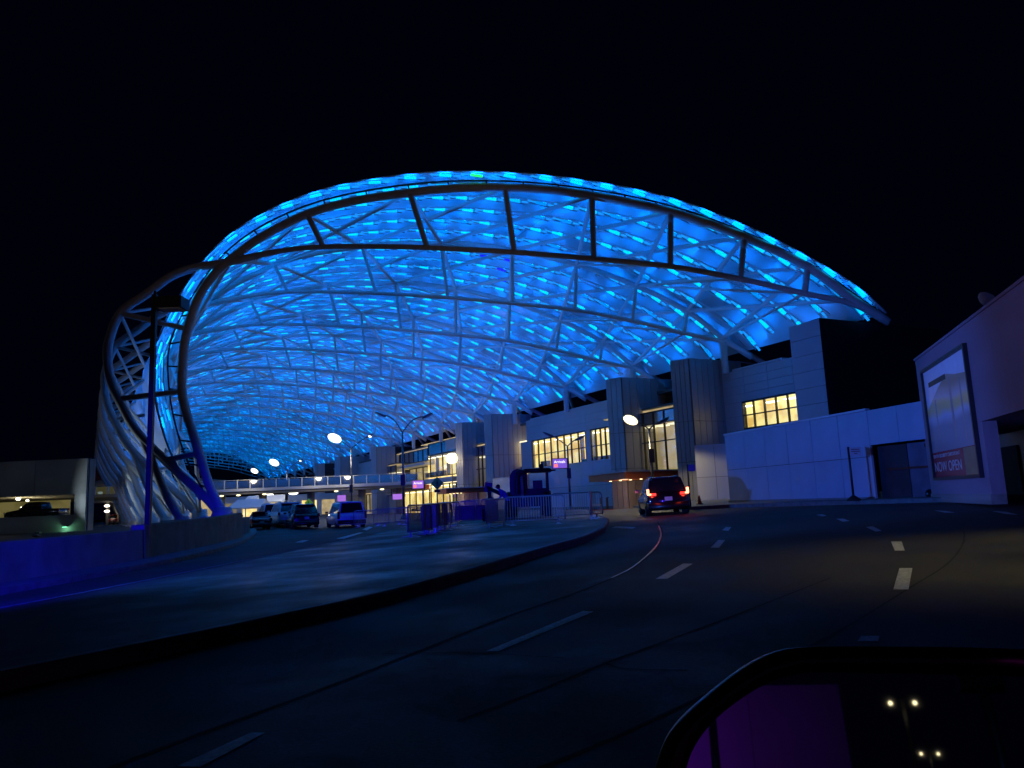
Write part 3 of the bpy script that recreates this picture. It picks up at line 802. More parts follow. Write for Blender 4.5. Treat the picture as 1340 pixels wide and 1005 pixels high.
# ================================================================== POSTER BUILDING
PA = Vector((14.45, 27.0, 0)); PBv = Vector((-2.75, -9.6, 0)).normalized()   # wall runs towards the viewer
zbase = .8; ztop = 5.62
pn = Vector((PBv.y, -PBv.x, 0)); pn = -pn if pn.dot(PA) > 0 else pn
ang = atan2(PBv.y, PBv.x)
def onP(px, py):
    r = ray(px, py); k = (PA.dot(pn)) / r.dot(pn); p = EYE + r * k; return (p - PA).dot(PBv), p.z
pb = thing('poster_building', (PA.x, PA.y, zbase), 'plain mauve rendered building with a tall framed poster at the right edge', 'building')
aP, _ = onP(1297, 640); _, zs = onP(1290, 550)
def onPo(px, py, o):
    r = ray(px, py); k = ((PA + pn * o - EYE + Vector((0, 0, CZ))).dot(pn)) / r.dot(pn); p = EYE + r * k; return (p - PA).dot(PBv), p.z
def pbox(name, a0, a1, o0, o1, z0, z1, mname, parent=pb):
    c = PA + PBv * ((a0 + a1) / 2) + pn * ((o0 + o1) / 2); c.z = (z0 + z1) / 2
    return ubox(name, c, (abs(a1 - a0), abs(o1 - o0), abs(z1 - z0)), ang, mname, parent)
pbox('pylon', 0, aP, 0, -.35, zbase - .1, zs, 'stucco')
pbox('upper_wall', 0, 13.5, 0, -7, zs + .004, ztop, 'stucco')
pbox('base_course', .0, aP + .01, .03, -.34, zbase - .15, zbase + .12, 'concrete')
pbox('recess_wall', onPo(1280, 620, -2.5)[0], 13.5, -2.5, -2.7, zbase - .1, zs, 'hoarding_blue')
dA, _ = onPo(1304, 620, -2.45); dB, _ = onPo(1336, 620, -2.45)
pbox('door', dA, dB, -2.43, -2.499, zbase, onPo(1320, 584, -2.45)[1], 'near_black')
pbox('coping', -.03, 13.5, .04, -7.04, ztop, ztop + .08, 'stucco')
corn = [onP(*p) for p in ((1209, 487), (1265, 452), (1287, 620), (1227, 628))]
f0 = min(c[0] for c in corn) + .0; f1 = max(c[0] for c in corn); f0 = (corn[0][0] + corn[3][0]) / 2; f1 = (corn[1][0] + corn[2][0]) / 2
fz1 = (corn[0][1] + corn[1][1]) / 2; fz0 = (corn[2][1] + corn[3][1]) / 2
ps = thing('poster', PA + PBv * f0 + Vector((0, 0, fz0)), 'tall framed glossy advertising poster reading NOW OPEN on red band', 'poster')
pbox('frame', f0 - .06, f0 + .04, .003, .12, fz0 - .06, fz1 + .06, 'dark_metal', ps); pbox('frame', f1 - .04, f1 + .06, .003, .12, fz0 - .06, fz1 + .06, 'dark_metal', ps)
pbox('frame', f0 + .04, f1 - .04, .003, .12, fz1 - .04, fz1 + .06, 'dark_metal', ps); pbox('frame', f0 + .04, f1 - .04, .003, .12, fz0 - .06, fz0 + .04, 'dark_metal', ps)
# poster print
mt, nt, p = nodes('poster_print'); p.inputs['Roughness'].default_value = .3; p.inputs['Coat Weight'].default_value = .12
tc = nt.nodes.new('ShaderNodeTexCoord'); sp = nt.nodes.new('ShaderNodeSeparateXYZ'); nt.links.new(tc.outputs['Object'], sp.inputs[0])
nz = nt.nodes.new('ShaderNodeTexNoise'); nz.inputs['Scale'].default_value = 1.3; nz.inputs['Detail'].default_value = 5; nt.links.new(tc.outputs['Object'], nz.inputs['Vector'])
ma = nt.nodes.new('ShaderNodeMath'); ma.operation = 'MULTIPLY_ADD'; ma.inputs[1].default_value = .35; nt.links.new(nz.outputs['Fac'], ma.inputs[0]); 
mb_ = nt.nodes.new('ShaderNodeMath'); mb_.operation = 'ADD'; mb_.inputs[1].default_value = .33; nt.links.new(sp.outputs['Z'], mb_.inputs[0]); nt.links.new(mb_.outputs[0], ma.inputs[2])
cr = nt.nodes.new('ShaderNodeValToRGB'); e = cr.color_ramp.elements
e[0].position = .30; e[0].color = (.25, .27, .32, 1); e[1].position = 1.0; e[1].color = (.42, .33, .24, 1)
for pos, cc in ((.42, (.55, .58, .66, 1)), (.50, (.80, .62, .20, 1)), (.57, (.80, .66, .25, 1)), (.64, (.62, .60, .60, 1)), (.78, (.45, .34, .20, 1)), (.86, (.50, .40, .28, 1)), (.95, (.46, .36, .24, 1))):
    q = e.new(pos); q.color = cc
nt.links.new(ma.outputs[0], cr.inputs['Fac']); nt.links.new(cr.outputs['Color'], p.inputs['Base Color'])
H = fz1 - fz0; zr_ = fz0 + H * .235
o = pbox('poster_print', f0 + .04, f1 - .04, .02, .05, zr_, fz1 - .04, 'poster_print', ps)
pbox('poster_band', f0 + .04, f1 - .04, .02, .052, fz0 + .04, zr_, 'poster_red', ps)
pbox('poster_band', f0 + (f1 - f0) * .72, f1 - .05, .0525, .056, fz0 + .05, zr_ - .02, 'poster_tan', ps)
for (dx, dz, ww) in ((.12, .83, .42), ):
    c0 = f0 + (f1 - f0) * dx; z0 = fz0 + H * dz
    pbox('pictured_sign', c0, c0 + (f1 - f0) * ww, .0515, .055, z0, z0 + H * .045, 'dark_metal', ps)
def tomesh(o):
    bpy.context.view_layer.update()
    me = bpy.data.meshes.new_from_object(o.evaluated_get(bpy.context.evaluated_depsgraph_get()))
    q = bpy.data.objects.new('lettering', me); COL.objects.link(q); q.parent = o.parent; q.matrix_parent_inverse = o.matrix_parent_inverse.copy()
    q.location = o.location; q.rotation_euler = o.rotation_euler; q.scale = o.scale
    bpy.data.objects.remove(o); return q
mat('poster_sky', (.80, .86, .92), .3, var=.06)
b = MB(); b.prism([PA + PBv * (f0 + (f1 - f0) * u_) + Vector((0, 0, fz0 + H * z_)) for u_, z_ in ((.02, .985), (.98, .985), (.98, .80), (.74, .83), (.56, .87), (.34, .79), (.02, .63))], pn * .0503, pn * .0512, 'poster_sky'); b.obj('pictured_sky', ps)
mat('poster_pier', (.34, .30, .28), .3, var=.2)
for a_, b_2, z_, zt_ in ((.58, .63, .33, .83), (.80, .83, .30, .79), (.22, .25, .35, .70)):
    pbox('pictured_pier', f0 + (f1 - f0) * a_, f0 + (f1 - f0) * b_2, .0501, .0506, fz0 + H * z_, fz0 + H * zt_, 'poster_pier', ps)
def text(body, a, z, size, mname, parent, off=.058, sx=1, width=None):
    cu = bpy.data.curves.new('lettering', 'FONT'); cu.body = body; cu.size = size; cu.extrude = .002; cu.materials.append(MT[mname])
    o = bpy.data.objects.new('lettering', cu); COL.objects.link(o)
    # seen from the road the text must run towards the viewer (+PBv)
    x = PBv; zz = pn; y = zz.cross(x)
    if y.z < 0: zz = zz; x = PBv; y = Vector((0, 0, 1))
    M = Matrix((x, Vector((0, 0, 1)), x.cross(Vector((0, 0, 1))))).transposed().to_4x4()
    M.translation = PA + PBv * a + pn * off + Vector((0, 0, z))
    o.matrix_world = M; o.scale = (sx, 1, 1)
    Mb = o.matrix_world.copy()
    bpy.context.view_layer.update()
    if width: o.scale = (width / max(.01, o.dimensions.x), 1, 1)
    put(o, parent); o.location = M.translation; return tomesh(o)
WTX = 'plate_white'
wd_ = f1 - f0
text('NOW OPEN', f0 + .12, fz0 + H * .06, H * .125, WTX, ps, width=wd_ * .62)
text('SOUTH SECURITY CHECKPOINT', f0 + .12, fz0 + H * .185, H * .042, WTX, ps, width=wd_ * .62)
# satellite dish on the roof
q = PA + PBv * 3.4 - pn * .6; q.z = ztop
aD, zD = onP(1268, 415)
q = PA + PBv * aD - pn * .5; q.z = ztop
ds = thing('satellite_dish', q, 'small satellite dish on the roof edge above the poster', 'satellite dish')
b = MB(); b.tube([q, q + Vector((0, 0, .35))], .03, 'pole_metal'); b.obj('mast', ds)
b = MB(); R = Matrix.Rotation(radians(50), 3, 'Y'); 
vs = []
for i in range(5):
    for k in range(16):
        rr = .34 * i / 4; vs.append(R @ Vector((rr * cos(k * pi / 8), rr * sin(k * pi / 8), .28 * (rr ** 2) * 2)) + q + Vector((.0, 0, .45)))
b.add(vs, [(i * 16 + k, i * 16 + (k + 1) % 16, (i + 1) * 16 + (k + 1) % 16, (i + 1) * 16 + k) for i in range(4) for k in range(16)], 'pole_metal', True); b.obj('reflector', ds, fix=False)

# ================================================================== LEFT: walls, lamp post, garages
def low_wall(name, pts, hs, th, mname, label, cap=True):
    root = thing(name, pts[0], label, 'wall')
    N = len(pts); out = []
    for i, p in enumerate(pts):
        t = (pts[min(i + 1, N - 1)] - pts[max(0, i - 1)]); t.z = 0; t.normalize(); nn = Vector((-t.y, t.x, 0)); out.append(nn)
    b = MB(); rings = []
    for p, h, nn in zip(pts, hs, out):
        z0 = g(p.x, p.y) - .1; z1 = z0 + .1 + h
        rings.append([Vector((p.x, p.y, z0)), Vector((p.x, p.y, z0 + .4)) + nn * .03, Vector((p.x, p.y, z1 - .03)) + nn * .06, Vector((p.x, p.y, z1)) + nn * .09, Vector((p.x, p.y, z1)) + nn * th, Vector((p.x, p.y, z0)) + nn * th])
    b.loft(rings, mname); 
    for i in range(len(b.smooth)): b.smooth[i] = False
    b.obj('wall_body', root)
    for i in range(1, N - 1):
        pass
    return root
W1 = catmull([G(*p) for p in wallb[:4]], 3); W2 = catmull([G(*p) for p in wallb[3:]], 4)
low_wall('concrete_wall', W1[:-1] + [W1[-1] + (W1[-2] - W1[-1]) * .1], [1.12] * len(W1), .35, 'concrete', 'long low concrete barrier wall in deep blue light left of the lamp post')
hs = [1.28 + .22 * i / (len(W2) - 1) for i in range(len(W2))]
pl = low_wall('concrete_plinth', W2, hs, .5, 'concrete_dark', 'curved brown concrete plinth wall carrying the first canopy feet')
# plinth top (block under the feet)
P0 = W2[0]; P1 = W2[-1]; f1_ = EN1[-1]; f2_ = FOOT[-1]
b = MB(); b.prism([Vector((p.x, p.y, 0)) for p in (W2[2] + Vector((-.52, .3, 0)), W2[-1] + Vector((-.52, .2, 0)), Vector((f1_.x + 1.2, f1_.y + 1.5, 0)), Vector((f1_.x - 2, f1_.y + 2.5, 0)), Vector((f2_.x - 2, f2_.y + 1.5, 0)))], (0, 0, 0), (0, 0, 1.0), 'concrete_dark'); b.obj('plinth_block', pl)
# box head lamp post
q = G(192, 735); q.z = g(q.x, q.y)
def lean(z): return Vector((q.x, q.y, z))
ztp = atY(198, 386, q.y).z
lp = thing('lamp_post', q, 'tall dark square lamp post with unlit box head left of the canopy', 'street lamp')
b = MB(); b.box((q.x, q.y, (q.z + ztp) / 2), (.17, .17, ztp - q.z), 'dark_metal'); b.obj('pole', lp)
b = MB(); b.box((q.x, q.y, q.z + .04), (.4, .4, .08), 'dark_metal'); b.obj('base_plate', lp)
b = MB(); c = lean(ztp - .35) + Vector((.62, .1, 0)); b.box(c, (.95, .75, .42), 'dark_metal'); b.obj('lamp_box', lp)
b = MB(); b.box(c + Vector((0, 0, -.225)), (.75, .58, .03), 'frosted'); b.obj('lens', lp)
b = MB(); b.tube([lean(ztp - .25), c + Vector((-.4, 0, .1))], .05, 'dark_metal'); b.obj('arm', lp)
b = MB(); b.tube([lean(ztp - .1), lean(ztp + .15)], .05, 'dark_metal'); b.obj('finial', lp)

# parking garage, near
GY = 75.0
def gp(px, py, Y=GY): return atY(px, py, Y)
gx1 = gp(113, 640).x; gx0 = gp(-160, 640).x; gt = gp(60, 602).z; o0 = gp(60, 675).z; o1 = gp(60, 648).z; gxo = gp(97, 660).x
gar = thing('parking_garage', ((gx0 + gx1) / 2, GY, .2), 'dark concrete parking garage with lit open level at the far left', 'building')
def abox(name, x0, x1, y0, y1, z0, z1, mname, parent): return ubox(name, ((x0 + x1) / 2, (y0 + y1) / 2, (z0 + z1) / 2), (x1 - x0, y1 - y0, z1 - z0), 0, mname, parent)
for i in range(4):
    a = gx0 + (gx1 - gx0) * i / 4; c = gx0 + (gx1 - gx0) * (i + 1) / 4
    abox('parapet_panel', a + .02, c - .02, GY, GY + .3, o1, gt, 'concrete', gar)
abox('lower_wall', gx0, gx1, GY + .003, GY + .3, .1, o0, 'concrete', gar)
abox('corner_wall', gxo, gx1 - .02, GY + .004, GY + 1, o0, o1, 'concrete', gar)
def skew(name, z0, z1, mn):
    b = MB(); b.prism([(gx0 - 20, GY + .3, 0), (gx1 - .2, GY + .3, 0), (gx1 - 15.5, GY + 24, 0), (gx0 - 20, GY + 24, 0)], (0, 0, z0), (0, 0, z1), mn); b.obj(name, gar)
skew('deck', o0 - .5, o0 - .3, 'concrete')
skew('ceiling', o1 + .1, o1 + .4, 'concrete')
abox('rear_wall', gx0 - 20, gx1 - 15.5, GY + 24, GY + 24.2, o0, gt, 'garage_light', gar)  # wall glows by itself for the light inside the garage
abox('side_wall', gx1 - .15, gx1 + .1, GY + .31, GY + 1.3, .1, gt - .01, 'concrete', gar)
for (px, py, r) in ((24, 649, .16), (36, 655, .11), (45, 659, .12), (28, 664, .07), (87, 667, .07)):
    yy = GY + 5 + random.random() * 8; p = atY(px, py, yy); p.z = min(p.z, o1 - .02)
    b = MB(); b.ell(p, (r * 1.5, r * 1.5, r), 'lamp_white'); b.obj('ceiling_lamp', gar)
    if r > .1:
        L = bpy.data.lights.new('ceiling_lamp_light', 'POINT'); L.energy = 120; L.color = (1, .85, .45); L.shadow_soft_size = .2
        o = bpy.data.objects.new('ceiling_lamp_light', L); COL.objects.link(o); o.location = p - Vector((0, 0, .3)); put(o, gar)
p = gp(84, 690, GY - .4); b = MB(); b.box(p + Vector((0, .1, .12)), (.5, .3, .14), 'dark_metal'); b.box(p + Vector((0, .1, .02)), (.4, .2, .05), 'green_lamp'); b.obj('wall_lamp', gar)
L = bpy.data.lights.new('wall_lamp_light', 'POINT'); L.energy = 25; L.color = (.3, 1, .6); L.shadow_soft_size = .1
o = bpy.data.objects.new('wall_lamp_light', L); COL.objects.link(o); o.location = p + Vector((0, -.1, -.15)); put(o, gar)
# far garage with lit levels and cars
Y2 = 135.0
x0_, x1_ = gp(112, 640, Y2).x, gp(240, 640, Y2).x
g2 = thing('parking_garage', ((x0_ + x1_) / 2, Y2, .2), 'lit multi level parking garage between the near garage and the canopy legs', 'building')
for zc in (656, 633): 
    z = gp(130, zc, Y2).z; abox('deck', x0_, x1_, Y2, Y2 + 20, z - .25, z + .55, 'concrete', g2)
z = gp(130, 620, Y2).z; abox('roof_band', x0_, gp(150, 640, Y2).x, Y2 - .3, Y2 + 2, z - 1.0, z + 1.6, 'red_sign_face', g2)
abox('rear_wall', x0_, x1_, Y2 + 12, Y2 + 12.3, .2, z - 1, 'room_tan', g2)  # self-glowing wall in place of lighting on the levels
for k in range(6):
    x = x0_ + (x1_ - x0_) * k / 5; abox('column', x, x + .5, Y2 + .5, Y2 + 1, .2, z, 'concrete', g2)
for px, py in ((131, 645), (140, 662), (140, 669), (165, 648), (190, 650), (215, 652)):
    p = gp(px, py, Y2 - .4); b = MB(); b.ell(p, (.5, .2, .22), 'lamp_soft'); b.obj('ceiling_lamp', g2)

# ================================================================== FOOTBRIDGE
BY = 110.0
bx0 = -75; bx1 = atY(552, 640, BY).x
zd1 = atY(400, 636.5, BY).z; zd0 = zd1 - .75
br = thing('footbridge', ((bx0 + bx1) / 2, BY, .2), 'pale concrete footbridge with glass railing crossing under the blue canopy', 'bridge')
abox('deck', bx0, bx1, BY, BY + 4, zd0, zd1, 'concrete', br)
abox('fascia', bx0, bx1, BY - .25, BY - .003, zd1 - .35, zd1 + .06, 'clad_wall', br)
x = bx0; 
while x < bx1 - .5:
    abox('railing_post', x - .06, x + .06, BY - .1, BY + .02, zd1 + .061, zd1 + 1.25, 'steel_white', br)
    abox('railing_pane', x + .1, x + 1.85 - .1, BY - .05, BY - .03, zd1 + .1, zd1 + 1.15, 'glass_blue', br); x += 1.85
abox('handrail', bx0, bx1, BY - .09, BY + .01, zd1 + 1.251, zd1 + 1.31, 'steel_white', br)
for px in (282, 338, 402, 470, 520):
    x = atY(px, 650, BY).x; b = MB(); b.tube([(x, BY + 2, .1), (x, BY + 2, zd0)], .55, 'concrete', 14); b.obj('pier', br)
for px in (290, 312, 346, 440, 500):
    p = atY(px, 645, BY + .5); p.z = zd0 - .1; b = MB(); b.ell(p, (.3, .3, .1), 'lamp_warm'); b.obj('soffit_lamp', br)
for px, e in ((316, 900), (405, 700), (445, 900)):
    L = bpy.data.lights.new('soffit_light', 'POINT'); L.energy = e * .22; L.color = (1, .85, .55); L.shadow_soft_size = .4
    o = bpy.data.objects.new('soffit_light', L); COL.objects.link(o); o.location = atY(px, 640, BY - 2.5); o.location.z = zd1 + 1.3; put(o, br)

# tents and kiosks beyond the bridge
def tent(px0, px1, py0, Y, h, label, mname='tent_white'):
    a = atY(px0, py0, Y); c = atY(px1, py0, Y); root = thing('tent', ((a.x + c.x) / 2, Y, .2), label, 'tent', 'white tents beyond the footbridge')
    b = MB(); zt = a.z; b.loft([[Vector((a.x, Y, zt - .5)), Vector((a.x, Y + 4, zt - .5)), Vector((a.x, Y + 4, zt - .35)), Vector((a.x + .4, Y + 2, zt + h)), Vector((a.x, Y, zt - .35))],
                     [Vector((c.x, Y, zt - .5)), Vector((c.x, Y + 4, zt - .5)), Vector((c.x, Y + 4, zt - .35)), Vector((c.x - .4, Y + 2, zt + h)), Vector((c.x, Y, zt - .35))]], mname)
    b.smooth = [False] * len(b.smooth); b.obj('roof', root)
    for xx in (a.x + .1, (a.x + c.x) / 2, c.x - .1):
        b = MB(); b.tube([(xx, Y + .1, .1), (xx, Y + .1, zt - .5)], .07, 'steel_white', 6); b.obj('leg', root)
    return root
tent(298, 344, 661, 88, .6, 'blue tinted tent roof right of the first canopy foot')
tent(316, 372, 655, 120, .7, 'white tent with bright lamps behind the red car')
sh = thing('shop_front', (-58, 150, .2), 'distant brightly lit ground floor shop fronts seen under the footbridge', 'building')
for i in range(9):
    a = atY(236 + i * 26, 655, 150).x; c = atY(236 + i * 26 + 23, 655, 150).x
    abox('lit_window', a, c, 150, 150.1, .4, 3.2, ('room_bright', 'room_tan', 'room_dim')[i % 3 if i != 4 else 0], sh)
    abox('pillar', c, c + .9, 149.7, 150.4, .2, 4.2, 'clad_wall', sh)
abox('fascia', atY(225, 640, 150).x, atY(480, 640, 150).x, 149.6, 150.5, 3.2, 4.4, 'clad_wall', sh)
for px, py in ((352, 648), (384, 645), (334, 652)):
    p = atY(px, py, 140); b = MB(); b.ell(p, (.9, .4, .35), 'lamp_white'); b.obj('hanging_lamp', sh)

# ================================================================== STREET LAMPS
def head(b, c, dirx, lit, s=1.0):
    R = Matrix.Rotation(.5 * (1 if dirx < 0 else -1), 3, 'Y')
    b.ell(c, (.55 * s, .34 * s, .16 * s), 'pole_metal', R)
def twin_lamp(px, py_base_Y, py_j, arms, label, warm='lamp_white', power=1500, r=.085, basez=None, big=1.0, curve=False, col=(1, .93, .75)):
    Y = py_base_Y; J = atY(px, py_j, Y); z0 = g(J.x, Y) + (.15 if basez is None else basez)
    root = thing('street_lamp', (J.x, Y, z0), label, 'street lamp', 'twin arm street lamps along the terminal road')
    b = MB(); b.tube([(J.x, Y, z0), (J.x, Y, J.z)], [r * 1.25, r * .8], 'pole_metal', 10); b.obj('pole', root)
    b = MB(); b.lathe([(r * 3.2, 0), (r * 3.2, .06), (r * 1.6, .35)], (J.x, Y, z0), 'pole_metal', 12); b.obj('base', root)
    for (ax, ay, lit) in arms:
        e = atY(ax, ay, Y); b = MB()
        if curve: pts = [J, J.lerp(e, .35) + Vector((0, 0, .35)), J.lerp(e, .7) + Vector((0, 0, .28)), e]
        else: pts = [J, J.lerp(e, .5) + Vector((0, 0, .05)), e]
        b.tube(catmull(pts, 3), .045, 'pole_metal', 6); b.obj('arm', root)
        sg_ = 1 if e.x > J.x else -1
        R = Matrix.Rotation(-.45 * sg_, 3, 'Y')
        b = MB(); b.ell(e + Vector((sg_ * .25, 0, .05)), (.5, .22, .1), 'pole_metal', R); b.obj('lamp_head', root)
        if lit:
            b = MB(); b.ell(e + Vector((sg_ * .25, -.06, -.03)), (.62 * big * lit, .32, .36 * big * lit), warm, Matrix.Rotation(.45 * (1 if True else -1), 3, 'Y')); b.obj('lens', root)  # lens enlarged, the lamp's glare is put into its shape
            L = bpy.data.lights.new('lamp_light', 'SPOT'); L.energy = power * lit * .2; L.color = col; L.shadow_soft_size = .3; L.spot_size = radians(152); L.spot_blend = .12
            o = bpy.data.objects.new('lamp_light', L); COL.objects.link(o); o.location = e + Vector((sg_ * .25, -.2, -.75)); put(o, root)
        else:
            b = MB(); b.ell(e + Vector((sg_ * .3, -.02, -.02)), (.36, .16, .06), 'frosted', R); b.obj('lens', root)
    # control box with signal on the pole
    zb_ = 3.0
    b = MB(); b.box((J.x, Y - .12, z0 + zb_), (.34, .3, .85), 'dark_metal'); b.obj('control_box', root)
    return root
twin_lamp(459.5, 82, 587, [(441, 573, 1.0), (481, 571, .22)], 'twin arm street lamp behind the blue minivan with a glaring white head', power=5200, big=1.25)
twin_lamp(375.5, 117, 616, [(361, 605, 1.0), (391, 603, .2)], 'twin arm street lamp with glaring head behind the white pickup', power=4200, big=1.3)
twin_lamp(348.5, 138, 626, [(335, 616, .8), (361, 614, 0)], 'farthest twin arm street lamp with lit head beside the footbridge', power=2500, big=1.4)
twin_lamp(526.5, 60, 566, [(502, 543, 0), (555, 545, 0)], 'unlit twin arm street lamp with long curved arms above the far barriers', curve=True)
twin_lamp(849.5, 48, 562, [(830, 549, .9), (862, 552, 0)], 'twin arm street lamp with yellow glaring head behind the black car', 'lamp_warm', power=4200, big=.85, col=(1, .8, .42))
twin_lamp(742.5, 64, 584, [(721, 569, 0), (755, 574, 0)], 'unlit twin arm street lamp carrying the purple sign beside the work machine')
# lit lamp by the tower D window
q = atY(591, 600, 92); root = thing('wall_lamp', (q.x, q.y, .2), 'bright yellow lamp glaring at the corner of the lit hall window', 'lamp')
b = MB(); b.ell(q, (.75, .4, .65), 'lamp_warm'); b.obj('lens', root)
b = MB(); b.tube([(q.x, q.y + .3, .2), (q.x, q.y + .3, q.z)], .06, 'pole_metal'); b.obj('pole', root)
L = bpy.data.lights.new('lamp_light', 'POINT'); L.energy = 140; L.color = (1, .8, .45); L.shadow_soft_size = .4
o = bpy.data.objects.new('lamp_light', L); COL.objects.link(o); o.location = q - Vector((.6, 1.5, .3)); put(o, root)

# screens / signs
def screen(px, py, w, h, Y, label, mname, pole=True, txt=None):
    p = atY(px, py, Y); W_ = w * Y / 1000; H_ = h * Y / 1000; z0 = g(p.x, p.y)
    root = thing('illuminated_sign', (p.x, Y, z0), label, 'sign', 'illuminated purple signs')
    b = MB(); b.box(p + Vector((0, .08, 0)), (W_ + .12, .12, H_ + .12), 'dark_metal'); b.obj('case', root)
    b = MB(); b.box(p, (W_, .03, H_), mname); b.obj('sign_face', root)
    if pole:
        b = MB(); b.tube([(p.x + W_ / 2, Y + .1, z0), (p.x + W_ / 2, Y + .1, p.z + H_ / 2)], .05, 'pole_metal'); b.obj('post', root)
    if txt:
        cu = bpy.data.curves.new('lettering', 'FONT'); cu.body = txt; cu.size = H_ * .42; cu.align_x = 'CENTER'; cu.extrude = .003; cu.materials.append(MT['screen_white'])
        o = bpy.data.objects.new('lettering', cu); COL.objects.link(o); o.location = p + Vector((0, -.022, H_ * .05)); o.rotation_euler = (pi / 2, 0, 0)
        bpy.context.view_layer.update(); o.scale = (W_ * .78 / max(.01, o.dimensions.x), 1, 1); put(o, root); tomesh(o)
        b = MB(); b.box(p + Vector((-W_ * .28, -.02, -H_ * .22)), (W_ * .26, .01, H_ * .34), 'screen_red'); b.obj('pictogram', root)
    return root
emit('sign_violet', (.20, .10, .62), 1.0)
screen(732.5, 606.5, 18.5, 12, 63.7, 'small purple arrivals sign on the lamp post beside the work machine', 'sign_violet', False, 'Arrivals')
screen(547, 634, 14, 10, 84, 'bright pink and white screen left of the green diamond sign', 'screen_purple', True, 'Arrivals')
screen(447, 652, 11, 8, 118, 'purple and white screen left of the minivan lamp post', 'screen_purple', False)
screen(386, 660, 8, 5, 128, 'small violet screen seen above the white cars', 'screen_purple', False)
screen(520, 650, 12, 7, 95, 'low violet and white screen behind the far barriers', 'screen_purple', False)
def diamond(px, py, rpx, Y, label, mname):
    p = atY(px, py, Y); r = rpx * Y / 1000; z0 = g(p.x, Y)
    root = thing('pedestrian_sign', (p.x, Y, z0), label, 'sign', 'diamond pedestrian crossing signs')
    b = MB(); b.prism([(p.x - r, Y, p.z), (p.x, Y, p.z - r), (p.x + r, Y, p.z), (p.x, Y, p.z + r)], (0, -.015, 0), (0, .015, 0), mname); b.obj('sign_board', root)
    b = MB(); f = r * .5
    b.ell((p.x, Y - .02, p.z + f * .75), (f * .17, .006, f * .17), 'sign_black')
    for a, c in (((0, .55), (0, -.1)), ((0, -.1), (-.35, -.75)), ((0, -.1), (.3, -.75)), ((0, .4), (-.35, .05)), ((0, .4), (.35, .1))):
        b.tube([(p.x + a[0] * f, Y - .022, p.z + a[1] * f), (p.x + c[0] * f, Y - .022, p.z + c[1] * f)], f * .1, 'sign_black', 5)
    b.obj('walker_symbol', root)
    b = MB(); b.tube([(p.x, Y + .05, z0), (p.x, Y + .05, p.z)], .04, 'pole_metal'); b.obj('post', root)
    b = MB(); b.box((p.x, Y - .01, p.z - r * 1.15), (r * .9, .03, r * .45), 'sign_black'); b.obj('arrow_plate', root)
diamond(572, 632.5, 8.5, 62, 'dark green diamond walking person sign above the stacked barriers', 'sign_green')
mat('sign_lime', (.30, .75, .06), .5, var=.05, emis=(.3, .8, .05), estr=.12)  # part of the board's brightness is its own glow, no lamp inside
diamond(404, 658, 5.5, 72, 'bright lime diamond walking person sign above the dark sport utility car', 'sign_lime')

# bollards
q = G(790, 668)
for k, px in enumerate((787, 795, 804, 814, 823, 832)):
    P = atY(px, 668.4 - .04 * (px - 787), 64.0); z0 = g(P.x, P.y); col_ = 'bollard'
    root = thing('bollard', (P.x, P.y, z0), ('%s steel bollard in the row left of the black car, counting from the left' % ('first', 'second', 'third', 'fourth', 'fifth', 'sixth')[k]), 'bollard', 'steel bollards in front of the entrance')
    b = MB(); b.tube([(P.x, P.y, z0), (P.x, P.y, z0 + .95)], .10, 'kerb', 12); b.obj('shaft', root)
    b = MB(); b.box((P.x + .03, P.y, z0 + 1.0), (.24, .22, .08), 'kerb', Matrix.Rotation(-.35, 3, 'Y')); b.obj('cap', root)
# red kerb line strip beyond
b = MB(); a = atY(775, 668.6, 63); c = atY(835, 666, 63)
b.box(((a.x + c.x) / 2, 62.6, .27), (c.x - a.x + 2, .2, .14), 'poster_red'); struct(b.obj('red_kerb'))
# bench near the bollards
P = atY(779, 660, 62); root = thing('bench', (P.x, P.y, g(P.x, P.y)), 'small metal bench left of the bollards', 'bench')
b = MB(); b.box((P.x, P.y, g(P.x, P.y) + .45), (1.1, .4, .06), 'galv'); b.obj('seat', root)
for sx in (-.48, .48):
    b = MB(); b.box((P.x + sx, P.y, g(P.x, P.y) + .21), (.06, .36, .42), 'galv'); b.obj('leg', root)
# traffic cone
P = G(916, 664); root = thing('traffic_cone', P + Vector((0, 0, .15)), 'small orange traffic cone at the foot of the pale white panel', 'traffic cone')
mat('cone_orange', (.8, .2, .04), .5, var=.05)
b = MB(); b.box(P + Vector((0, 0, .17)), (.3, .3, .04), 'rubber'); b.obj('base', root)
b = MB(); b.lathe([(.12, 0), (.03, .42)], P + Vector((0, 0, .19)), 'cone_orange', 12); b.obj('cone', root)

